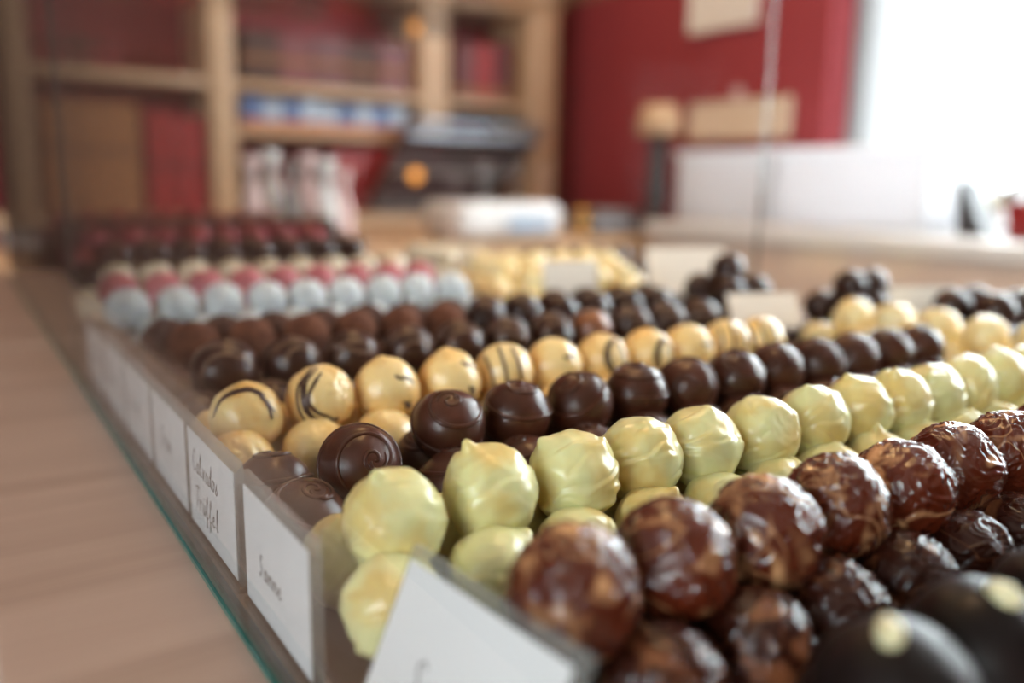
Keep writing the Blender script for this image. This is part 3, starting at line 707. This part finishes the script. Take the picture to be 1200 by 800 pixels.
# ------------------------------------------------------------------ name cards
STR = {  # letters drawn as pen strokes, x 0..1, y 0 baseline .. 1 ascender
 'C': [[(.75,.85),(.5,1),(.2,.85),(.05,.5),(.15,.15),(.4,0),(.75,.15)]],
 'a': [[(.6,.4),(.35,.5),(.1,.3),(.1,.08),(.3,0),(.55,.15),(.62,.45),(.6,.1),(.75,0)]],
 'l': [[(.2,.1),(.5,.8),(.4,1),(.25,.8),(.25,.15),(.4,0),(.6,.1)]],
 'v': [[(.1,.5),(.3,0),(.6,.5),(.75,.45)]],
 'd': [[(.55,.4),(.3,.5),(.1,.25),(.2,.02),(.45,.1),(.7,1),(.6,.15),(.75,0)]],
 'o': [[(.4,.5),(.1,.35),(.12,.08),(.4,0),(.62,.2),(.55,.45),(.4,.5),(.75,.42)]],
 's': [[(.1,.1),(.45,.5),(.35,.3),(.6,.12),(.35,0),(.1,.06)]],
 'T': [[(.0,.9),(.4,1),(.95,.95)], [(.5,.97),(.45,.4),(.35,0)]],
 'r': [[(.1,.45),(.2,.5),(.2,0),(.25,.35),(.5,.5),(.6,.42)]],
 'u': [[(.1,.5),(.12,.1),(.35,0),(.58,.2),(.6,.5),(.6,.1),(.75,0)], [(.2,.7),(.22,.73)], [(.5,.7),(.52,.73)]],
 'f': [[(.1,.2),(.5,.8),(.45,1),(.3,.8),(.25,-.45),(.4,-.4),(.35,0),(.65,.1)]],
 'e': [[(.1,.2),(.5,.35),(.4,.5),(.15,.4),(.1,.12),(.35,0),(.65,.12)]],
 'n': [[(.1,.5),(.12,0),(.2,.35),(.45,.5),(.55,.3),(.58,0),(.75,.08)]],
 'S': [[(.75,.85),(.45,1),(.2,.8),(.45,.55),(.65,.3),(.4,0),(.1,.12)]],
 'p': [[(.1,.5),(.15,-.45),(.12,.3),(.4,.5),(.6,.25),(.4,0),(.18,.1),(.7,.1)]],
}
def writing(lines, mat, parent, w, h, name='writing'):
    """lines: (text, u0, v0, size, step); drawn on the card's face, local x right, y up, z towards the reader"""
    bm = bmesh.new()
    for text, u0, v0, sz, stp in lines:
        x = u0
        for ch in text:
            for st in STR[ch]:
                bm_tube(bm, [(x+p[0]*sz*0.62+p[1]*sz*0.12, v0+p[1]*sz, 0.00008) for p in st], 0.00034, 4, True, 0.3, [(0, 0, 1)]*len(st))
            x += stp*sz*(1.15 if ch.isupper() else 1.0)
    return link(name, bm_mesh(name, bm), mat, parent)
def name_card(label, tl, bl_dir, u_dir, w, h, lines, over=(0.0015, 0.0035, 0.001, 0.004), group=None, foot=True, warm=False):
    """tl: top left corner of the printed card; u_dir towards the reader's right; holder margins: left, right, bottom, top"""
    u = Vector(u_dir).normalized(); dn = Vector(bl_dir); dn = (dn - u*dn.dot(u)).normalized(); v = -dn; n = u.cross(v)
    org = Vector(tl) + dn*h
    e = bpy.data.objects.new('name_card', None); COL.objects.link(e); e.empty_display_size = 0.01
    m = Matrix((u, v, n)).transposed().to_4x4(); m.translation = org; e.matrix_world = m
    tag(e, label, 'name card', group)
    l, r, b, t = over
    bm = bmesh.new(); bm_box(bm, -l, w+r, -b, h+t, -0.0024, -0.0004)
    link('acrylic_plate', bm_mesh('acrylic_plate', bm), MT['acr_dusty'], e)
    if foot:
        bm = bmesh.new(); bm_box(bm, -l, w+r, -b-0.0022, -b-0.0001, -0.0026, 0.0009, 0.0003); link('acrylic_foot', bm_mesh('acrylic_foot', bm), MT['acrylic'], e)
    bm = bmesh.new(); bm_box(bm, 0, w, 0, h, -0.0003, 0.0)
    c = link('paper', bm_mesh('paper', bm), MT['paper_warm' if warm else 'paper'], e)
    if lines: writing(lines, MT['ink'], c, w, h)
    return e
CX = GX1 + 0.0015
def std_card(label, Yl, Yr, lines, tw=0.0, group=None):
    """upright card along the front glass; Yl is the reader's left end"""
    return name_card(label, (CX+tw, Yl, CAM.z-0.0905), (0.0, 0, -1), (-2*tw/(Yl-Yr)*0.0 - tw*0.0, -1, 0), Yl-Yr, 0.0360, lines)
std_card('white name card handwritten with two lines reading Calvados', 0.3140, 0.2540, [('Calvados', 0.0065, 0.0215, 0.0085, 0.50), ('Truffel', 0.0085, 0.0080, 0.0085, 0.52)])
std_card('white name card with one short handwritten line beside the pale green truffles', 0.2430, 0.1880, [('Sanne', 0.013, 0.0125, 0.0070, 0.58), ])
std_card('white name card between the cream truffles and the front glass', 0.3800, 0.3200, [('Trun', 0.017, 0.016, 0.0085, 0.55)])
std_card('white name card beside the dark pralines with paler lines', 0.4480, 0.3860, [('Trus', 0.017, 0.016, 0.0085, 0.55)])
std_card('white name card beside the cocoa dusted truffles', 0.5160, 0.4540, [('Tress', 0.017, 0.016, 0.0085, 0.55)])
std_card('white name card beside the white sugar coated truffles', 0.5850, 0.5230, [('Tress', 0.017, 0.016, 0.0085, 0.55)])
# card leaning back against the marbled truffles
tl = CAM + Vector(ray(482, 655)) * (0.0885/ -ray(482, 655).z)
tr_ = CAM + Vector(ray(672, 782)) * (0.0905/ -ray(672, 782).z)
name_card('white name card leaning back against the marbled truffles', tl, (-0.013, -0.002, -0.030), tr_-tl, (tr_-tl).length, 0.034,
          [('Spans', 0.013, 0.0085, 0.0080, 0.60)], over=(0.0015, 0.003, 0.002, 0.0035))
# cards among the chocolates on the staff side
def back_card(label, px0, py0, px1, py1, Y, lean, warm=True):
    a = at_y(px0, py0, Y); b = at_y(px1, py0, Y); h = (at_y(px0, py0, Y)-at_y(px0, py1, Y)).z
    name_card(label, a, (0, -lean, -1), (1, -0.35, 0), (b-a).length*0.8, h, [], over=(0.001, 0.001, 0.001, 0.001), warm=warm)
back_card('cream card leaning among dark pralines at the end of the drizzled row', 852, 344, 925, 386, 0.405, 0.5)
back_card('tall pale card standing between dark pralines at the back glass', 1042, 336, 1105, 388, 0.36, 0.3)
back_card('large white card standing beyond the yellow pieces', 757, 290, 845, 362, 0.585, 0.35)
back_card('small pinkish card standing among the yellow pieces', 636, 306, 700, 352, 0.528, 0.3)

# ------------------------------------------------------------------ back counter (staff side)
KX, KZ = 1.44, CAM.z-0.085
kc = empty('back_counter', (1.75, 0.3, 0)); tag(kc, 'long oak fronted counter with white worktop under the window', 'counter')
KY1 = at_z(772, 258, KZ).y
box('worktop', KX-0.01, WX-0.045, -1.9, KY1+0.01, KZ-0.03, KZ, MT['white_top'], kc, 0.002)
yy = -1.88; i = 0
while yy < KY1-0.05:
    y2 = min(yy+0.62, KY1)
    box('front_panel', KX, KX+0.02, yy+0.003, y2-0.003, 0.1, KZ-0.034, MT['back_wood'], kc, 0.001); yy = y2
box('carcass', KX+0.021, WX-0.05, -1.88, KY1, 0.0, KZ-0.031, MT['back_wood'], kc)
# plastic boxes
def open_bin(label, y0, y1, x0, x1, z0, z1):
    e = empty('storage_box', ((x0+x1)/2, (y0+y1)/2, z0)); tag(e, label, 'box')
    bm = bmesh.new(); o = e.location
    def bb(*a): bm_box(bm, a[0]-o.x, a[1]-o.x, a[2]-o.y, a[3]-o.y, a[4]-o.z, a[5]-o.z)
    t = 0.004
    bb(x0, x1, y0, y1, z0, z0+t); bb(x0, x0+t, y0, y1, z0+t, z1); bb(x1-t, x1, y0, y1, z0+t, z1)
    bb(x0+t, x1-t, y0, y0+t, z0+t, z1); bb(x0+t, x1-t, y1-t, y1, z0+t, z1)
    link('tub', bm_mesh('tub', bm), MT['plast'], e)
    bm = bmesh.new()
    bb(x0-0.008, x1+0.008, y0-0.008, y1+0.008, z1, z1+0.012)
    link('lid', bm_mesh('box_lid', bm), MT['plast'], e)
bt = at_x(800, 178, 1.62); 
ya, yb, yc = at_x(792, 200, 1.62).y, at_x(905, 200, 1.62).y, at_x(1118, 200, 1.62).y
open_bin('white translucent plastic storage box nearest the red wall', yb+0.012, ya-0.01, 1.62, 1.92, KZ+0.0002, bt.z-0.012)
open_bin('long white translucent plastic storage box under the window', yc+0.05, yb-0.012, 1.62, 1.92, KZ+0.0002, bt.z-0.010)
# card terminal, flower bowl, red box on the right of the counter
def wedge(name, pts2, x0, x1, mat, label, cat):
    """outline in the y-z plane given depth from x0 to x1"""
    oy = sum(p[0] for p in pts2)/len(pts2); oz = min(p[1] for p in pts2)
    bm = bmesh.new(); n = len(pts2)
    a = [bm.verts.new((x0-(x0+x1)/2, p[0]-oy, p[1]-oz)) for p in pts2]; b = [bm.verts.new((x1-(x0+x1)/2, p[0]-oy, p[1]-oz)) for p in pts2]
    bm.faces.new(a); bm.faces.new(b[::-1])
    for k in range(n): bm.faces.new((a[k], a[(k+1)%n], b[(k+1)%n], b[k]))
    bmesh.ops.bevel(bm, geom=list(bm.edges), offset=0.003, segments=2, affect='EDGES')
    o = link(name, bm_mesh(name, bm), mat); o.location = ((x0+x1)/2, oy, oz); return tag(o, label, cat)
def pxw(px, py, X): p = at_x(px, py, X); return (p.y, max(p.z, KZ+0.0003))
wedge('card_terminal', [pxw(1116, 300, 1.60), pxw(1120, 212, 1.60), pxw(1128, 210, 1.60), pxw(1150, 300, 1.60)], 1.60, 1.66, MT['dgrey'], 'dark grey tilted terminal on the white worktop', 'terminal')
pb = at_x(1158, 300, 1.68)
e = empty('flower_bowl', (1.72, at_x(1160, 240, 1.72).y, KZ)); tag(e, 'white bowl of yellow flowers on the worktop by the window', 'bowl')
bm = bmesh.new(); bm_lathe(bm, [(0.02, 0.0003), (0.024, 0.006), (0.042, 0.03), (0.050, 0.055), (0.047, 0.055), (0.038, 0.03), (0.018, 0.01)], 24); link('bowl', bm_mesh('bowl', bm, True), MT['p_white'], e)
for k in range(7):
    a = k*0.9; bm = bmesh.new()
    c = Vector((0.022*math.cos(a)*(k > 0), 0.022*math.sin(a)*(k > 0), 0.058+0.008*(k % 3)))
    for q in range(6):
        b = q*math.pi/3; d = Vector((math.cos(b), math.sin(b), 0.35))
        p = [c, c+d*0.008+Vector((-d.y, d.x, 0))*0.005, c+d*0.016, c+d*0.008-Vector((-d.y, d.x, 0))*0.005]
        vv = [bm.verts.new(x) for x in p]; bm.faces.new(vv)
    bmesh.ops.solidify(bm, geom=list(bm.faces), thickness=0.001)
    link('flower', bm_mesh('flower', bm), MT['leaf'], e)
wedge('tray_rack', [pxw(1162, 300, 1.82), pxw(1162, 240, 1.82), pxw(1192, 212, 1.82), pxw(1200, 300, 1.82)], 1.80, 1.90, MT['grey'], 'grey sloping desk rack behind the flower bowl', 'rack')
wedge('red_box', [pxw(1184, 300, 1.60), pxw(1184, 236, 1.60), pxw(1240, 236, 1.60), pxw(1240, 300, 1.60)], 1.58, 1.66, MT['p_red'], 'small red box at the window end of the worktop', 'box')
# boards on the red wall
def wall_board(label, px0, py0, px1, py1, mat, X, hook=False, name='wall_board'):
    a = at_x(px0, py0, X); b = at_x(px1, py0, X); z1 = a.z; z0 = at_x(px0, py1, X).z
    e = empty(name, (X, (a.y+b.y)/2, z0)); tag(e, label, 'board')
    bm = bmesh.new(); hw = abs(a.y-b.y)/2
    bm_box(bm, -0.02, 0.0, -hw, hw, 0, z1-z0, 0.004); link('panel', bm_mesh('board_panel', bm), mat, e)
    bm = bmesh.new()
    for (q0, q1, r0, r1) in ((-hw, hw, 0, 0.012), (-hw, hw, z1-z0-0.012, z1-z0), (-hw, -hw+0.012, 0.012, z1-z0-0.012), (hw-0.012, hw, 0.012, z1-z0-0.012)):
        bm_box(bm, -0.026, -0.0202, q0, q1, r0, r1)
    link('frame', bm_mesh('board_frame', bm), mat, e)
    if hook:
        bm = bmesh.new(); bm_lathe(bm, [(0.012, 0), (0.018, 0.01), (0.018, 0.03), (0.01, 0.04)], 16, (-0.018, 0, z1-z0)); link('hook', bm_mesh('hook', bm, True), MT['p_pink'], e)
wall_board('off-white framed board high on the red wall', 818, -60, 896, 40, MT['offwhite'], WX-0.021)
wall_board('long beige plaque on the red wall above the storage boxes', 815, 123, 930, 165, MT['beige'], WX-0.021, True)
# lamp with beige shade
lp = at_x(768, 240, 1.9)
e = empty('table_lamp', (1.9, lp.y, CT)); tag(e, 'small table lamp with beige shade and dark stem before the red wall', 'lamp')
zs0, zs1 = at_x(768, 158, 1.9).z - CT, at_x(768, 124, 1.9).z - CT
bm = bmesh.new(); bm_lathe(bm, [(0.075, zs0), (0.055, zs1), (0.052, zs1), (0.072, zs0)], 28); link('shade', bm_mesh('shade', bm, True), MT['lampshade'], e)
bm = bmesh.new(); bm_lathe(bm, [(0.05, 0.0005), (0.05, 0.012), (0.03, 0.02), (0.034, 0.08), (0.028, zs0-0.02), (0.012, zs0), (0.012, zs1-0.02)], 24); link('stem', bm_mesh('stem', bm, True), MT['dgrey'], e)

# ------------------------------------------------------------------ cross counter and far counter
cc = empty('cross_counter', (1.43, 2.0, 0)); tag(cc, 'beige topped counter joining the case and the red wall', 'counter')
box('top', 0.80, WX-0.05, KY1+0.02, 2.30, CT-0.03, CT, MT['oakh'], cc, 0.002)
box('carcass', 0.83, WX-0.05, KY1+0.03, 2.30, 0, CT-0.031, MT['back_wood'], cc)
# white appliance, rounded
a0, a1 = at_y(538, 238, 1.58), at_y(662, 238, 1.58)
e = empty('warming_box', ((a0.x+a1.x)/2, 1.66, CT)); tag(e, 'white rounded appliance with a pale blue front beside the gold balls', 'appliance')
hw = (a1.x-a0.x)/2; hz = a0.z-CT
bm = bmesh.new(); bm_box(bm, -hw, hw, -0.08, 0.10, 0.008, hz, 0.022, 4); link('body', bm_mesh('appliance_body', bm, True), MT['p_white'], e)
bm = bmesh.new(); bm_box(bm, -hw*0.1, hw*0.7, -0.084, -0.0802, 0.02, hz*0.7, 0.001); link('front_panel', bm_mesh('appliance_front', bm), MT['p_pale'], e)
bm = bmesh.new(); [bm_box(bm, sx*hw*0.8-0.012, sx*hw*0.8+0.012, y-0.01, y+0.01, 0.0002, 0.0085) for sx in (-1, 1) for y in (-0.05, 0.07)]; link('feet', bm_mesh('appliance_feet', bm), MT['dgrey'], e)
# gold foil balls in a stack
g0 = at_y(681, 285, 1.66)
for k in range(3):
    o = link('gold_ball', blob('gold_ball', (lambda n: 0.0122*(1+0.04*noise.noise(n*4))), ICO4) if k == 0 else bpy.data.meshes['gold_ball'], MT['foil_gold'])
    o.location = (g0.x+0.004*(k % 2), 1.66, CT+0.0125+0.0247*k)
    tag(o, 'gold foil ball in the upright stack beside the white appliance', 'praline', 'gold foil balls')
# dark and grey boxes
def carton(label, px0, py0, px1, Y, mat, d=0.12, zb=CT, name='carton', band=None, grp=None, cat='box'):
    a = at_y(px0, py0, Y); b = at_y(px1, py0, Y)
    z1 = a.z; w = b.x-a.x
    e = empty(name, ((a.x+b.x)/2, Y+d/2, zb)); tag(e, label, cat, grp)
    h = z1-zb
    bm = bmesh.new(); bm_box(bm, -w/2, w/2, -d/2, d/2, 0.0004, h, min(0.003, h*0.1)); link('body', bm_mesh('carton_body', bm), mat, e)
    if band:
        bm = bmesh.new(); bm_box(bm, -w/2-0.0006, w/2+0.0006, -d/2-0.0006, d/2+0.0006, h*band[0], h*band[1]); link('band', bm_mesh('carton_band', bm), band[2], e)
    return e
carton('grey carton beside the gold balls', 700, 246, 742, 1.68, MT['grey'], band=(0.4, 0.6, MT['p_pale']))
carton('dark grey carton at the end of the cross counter', 744, 248, 778, 1.68, MT['dgrey'], band=(0.2, 0.35, MT['grey']))
# far counter
fc = empty('far_counter', (0.4, 2.5, 0)); tag(fc, 'beige oak counter below the shelves on the far wall', 'counter')
FY = 2.33
FX0, FX1 = 0.09, WX-0.05
box('top', FX0, FX1, FY, WY-0.03, CT-0.0, CT+0.03, MT['oakh'], fc, 0.002)
box('carcass', FX0+0.02, FX1, FY+0.03, WY-0.03, 0, CT-0.001, MT['back_wood'], fc)
FZ = CT+0.03
# shelf unit on the far wall: posts and boards
su = empty('shelf_unit', (0.4, WY-0.13, FZ)); tag(su, 'light oak shelf unit with tall posts against the red far wall', 'shelves')
SY = 2.52
for px0, px1 in ((2, 36), (246, 276), (496, 526), (620, 652)):
    a = at_y(px0, 120, SY).x; b = at_y(px1, 120, SY).x
    box('post', a, b, SY, WY-0.03, FZ, 2.1, MT['oak'], su, 0.002)
xl = at_y(-240, 120, SY).x; xr = at_y(652, 120, SY).x
zsh = at_y(430, 105, SY).z
zs_low = at_y(340, 152, SY).z
posts = [(at_y(p, 120, SY).x, at_y(q, 120, SY).x) for p, q in ((2, 36), (246, 276), (496, 526), (620, 652))]
shelf_z = []
for k in range(3):
    x0, x1 = posts[k][1]+0.0005, posts[k+1][0]-0.0005
    for zz in ((zsh, zsh+0.32)):
        box('shelf', x0, x1, SY+0.01, WY-0.03, zz-0.025, zz, MT['oakh'], su, 0.001)
    if k == 1: box('shelf', x0, x1, SY+0.02, WY-0.03, zs_low-0.02, zs_low, MT['oakh'], su, 0.001)
# goods on the shelves
def goods(label, px0, px1, pt, zb, mat, Y, n, grp, d=0.1, name='packet', band=None, gap=0.004, cat='packet'):
    xa, xb = at_y(px0, 100, Y).x, at_y(px1, 100, Y).x; h = at_y((px0+px1)/2, pt, Y).z - zb; w = (xb-xa)/n
    for i in range(n):
        m = mat[i % len(mat)]; hh = h*random.uniform(0.88, 1.0)
        e = empty(name, (xa+w*(i+0.5), Y+d/2, zb)); tag(e, label, cat, grp)
        bm = bmesh.new(); bm_box(bm, -w/2+gap/2, w/2-gap/2, -d/2, d/2, 0.0004, hh, 0.002); link('body', bm_mesh('packet_body', bm), m, e)
        if band:
            bm = bmesh.new(); bm_box(bm, -w/2+gap/2-0.0005, w/2-gap/2+0.0005, -d/2-0.0005, d/2+0.0005, hh*band[0], hh*band[1]); link('band', bm_mesh('packet_band', bm), band[2], e)
goods('blue and white packet with orange foot on the oak shelf', 284, 476, 118, zs_low+0.0002, [MT['p_blue'], MT['p_pale'], MT['p_blue'], MT['p_pale'], MT['p_pale']], SY+0.02, 9, 'blue packets on the oak shelf', band=(0.02, 0.3, MT['p_orange']))
goods('tall red gift box standing on the far counter under the blue packets', 386, 468, 168, FZ+0.0002, [MT['p_red']], SY+0.03, 2, 'red boxes under the blue packets', name='gift_box', cat='box', band=(0.45, 0.5, MT['p_dred']))
goods('tall red gift box standing on the far counter beside the brown door', 166, 240, 130, FZ+0.0002, [MT['p_red'], MT['p_red']], SY+0.03, 2, 'red boxes beside the brown door', name='gift_box', cat='box', band=(0.45, 0.5, MT['p_dred']))
goods('dark brown box standing on the far counter behind the cellophane bags', 282, 382, 178, FZ+0.0002, [MT['p_dbrown'], MT['p_dred']], SY+0.03, 3, 'brown boxes behind the bags', name='gift_box', cat='box', band=(0.45, 0.5, MT['p_brown']))
goods('wide brown kraft carton on the far counter', 42, 160, 100, FZ+0.0002, [MT['p_brown']], SY+0.03, 1, None, d=0.2, name='kraft_carton', cat='box', band=(0.55, 0.58, MT['p_dbrown']))
goods('ochre box lying on the oak shelf', 150, 243, 86, zsh+0.0002, [MT['p_yellow']], SY+0.03, 2, 'ochre boxes on the shelf', name='gift_box', cat='box', band=(0.4, 0.6, MT['p_dbrown']))
goods('dark red box on the upper oak shelf', 44, 140, 40, zsh+0.0002, [MT['p_dred'], MT['p_dbrown']], SY+0.04, 3, 'dark red boxes on the upper shelf', name='gift_box', cat='box', band=(0.4, 0.5, MT['p_red']))
goods('dark brown box on the shelf over the blue packets', 286, 480, 40, zsh+0.0002, [MT['p_dbrown'], MT['p_dred'], MT['p_dred']], SY+0.04, 5, 'dark boxes over the blue packets', name='gift_box', cat='box', band=(0.4, 0.5, MT['p_brown']))
goods('dark red box on the shelf over the slanted rack', 535, 600, 45, zsh+0.0002, [MT['p_dred'], MT['p_red']], SY+0.04, 3, 'dark red boxes over the slanted rack', name='gift_box', cat='box', band=(0.1, 0.2, MT['p_brown']))
# slanted glass vitrine on the far counter with a small amber lamp
VY = 2.36
v0, v1 = at_y(450, 228, VY), at_y(592, 228, VY); t0, t1 = at_y(498, 138, VY), at_y(652, 138, VY)
ve = empty('display_rack', ((v0.x+v1.x)/2, VY+0.06, FZ)); tag(ve, 'slanted dark rack with steel shelves on the far counter', 'rack')
o = ve.location; hv = t0.z-FZ
def para(name, z0, z1, mat, y0=-0.02, y1=0.08, ins=0.0):
    f0, f1 = z0/hv, z1/hv
    xs = [v0.x+(t0.x-v0.x)*f0+ins-o.x, v1.x+(t1.x-v1.x)*f0-ins-o.x, v1.x+(t1.x-v1.x)*f1-ins-o.x, v0.x+(t0.x-v0.x)*f1+ins-o.x]
    bm = bmesh.new(); zz = (z0, z0, z1, z1)
    a = [bm.verts.new((xs[k], y0, zz[k])) for k in range(4)]; b = [bm.verts.new((xs[k], y1, zz[k])) for k in range(4)]
    bm.faces.new(a); bm.faces.new(b[::-1])
    for k in range(4): bm.faces.new((a[k], a[(k+1) % 4], b[(k+1) % 4], b[k]))
    return link(name, bm_mesh(name, bm), mat, ve)
para('rack_base', 0.0004, 0.02, MT['dgrey']); para('steel_shelf', hv-0.058, hv-0.040, MT['steel']); para('rack_top', hv-0.012, hv, MT['steel'])
para('middle_shelf', hv*0.42, hv*0.46, MT['grey']); para('back_plate', 0.021, hv-0.060, MT['p_dbrown'], 0.072, 0.079)
for s in (0, 1):
    bm = bmesh.new(); A = (v0 if s == 0 else v1); B = (t0 if s == 0 else t1)
    bm_tube(bm, [(A.x-o.x, 0.06, 0.015), (B.x-o.x, 0.06, hv-0.02)], 0.012, 6); link('slanted_strut', bm_mesh('slanted_strut', bm), MT['p_dbrown'], ve)
lp = at_y(502, 206, VY-0.10)
e = empty('amber_lamp', (lp.x, VY-0.0, FZ)); e.location = (lp.x, FY+0.015-0.0, FZ); tag(e, 'small round amber lamp before the slanted rack', 'lamp')
lz = at_y(502, 206, FY+0.015).z - FZ
bm = bmesh.new(); bm_lathe(bm, [(0.012, 0.0004), (0.012, 0.006), (0.004, 0.008), (0.004, lz-0.018)], 16); link('stand', bm_mesh('lamp_stand', bm, True), MT['p_dbrown'], e)
bm = bmesh.new(); bm_lathe(bm, [(0.003, lz-0.02), (0.014, lz-0.015), (0.02, lz), (0.014, lz+0.015), (0.003, lz+0.02)], 16); link('bulb', bm_mesh('lamp_bulb', bm, True), MT['bulb'], e)

# ------------------------------------------------------------------ cellophane bags standing beyond the case end
st = empty('side_table', (0.45, 1.52, 0)); tag(st, 'oak side table at the end of the glass case', 'table')
box('table_top', 0.05, 0.78, 1.32, 1.72, CT-0.03, CT, MT['oakh'], st, 0.002)
for (x, y) in ((0.09, 1.36), (0.74, 1.36), (0.09, 1.68), (0.74, 1.68)): box('leg', x-0.025, x+0.025, y-0.025, y+0.025, 0, CT-0.031, MT['oak'], st)
for i, (px, Y, pt, m) in enumerate(((296, 1.40, 182, 'p_pink'), (318, 1.44, 176, 'p_white'), (342, 1.40, 190, 'grey'), (362, 1.45, 180, 'p_pink'), (384, 1.41, 186, 'p_white'), (402, 1.45, 200, 'p_pink'))):
    c = at_y(px, 230, Y); h = at_y(px, pt, Y).z - CT; w = 0.017
    e = empty('gift_bag', (c.x, Y, CT)); tag(e, 'slim gift bag of pink and white sweets tied with ribbon', 'gift bag', 'gift bags beyond the case')
    bm = bmesh.new(); bm_lathe(bm, [(w*0.8, 0.0005), (w, 0.01), (w*1.02, h*0.5), (w*0.6, h*0.72), (w*0.25, h*0.76), (w*0.7, h*0.9), (w*0.95, h)], 16); link('bag', bm_mesh('gift_bag_body', bm, True), MT[m], e)
    bm = bmesh.new(); bm_lathe(bm, [(w*0.3, h*0.745), (w*0.38, h*0.75), (w*0.38, h*0.775), (w*0.3, h*0.78)], 16); link('ribbon', bm_mesh('gift_ribbon', bm, True), MT['p_white'], e)
bpy.context.view_layer.update()
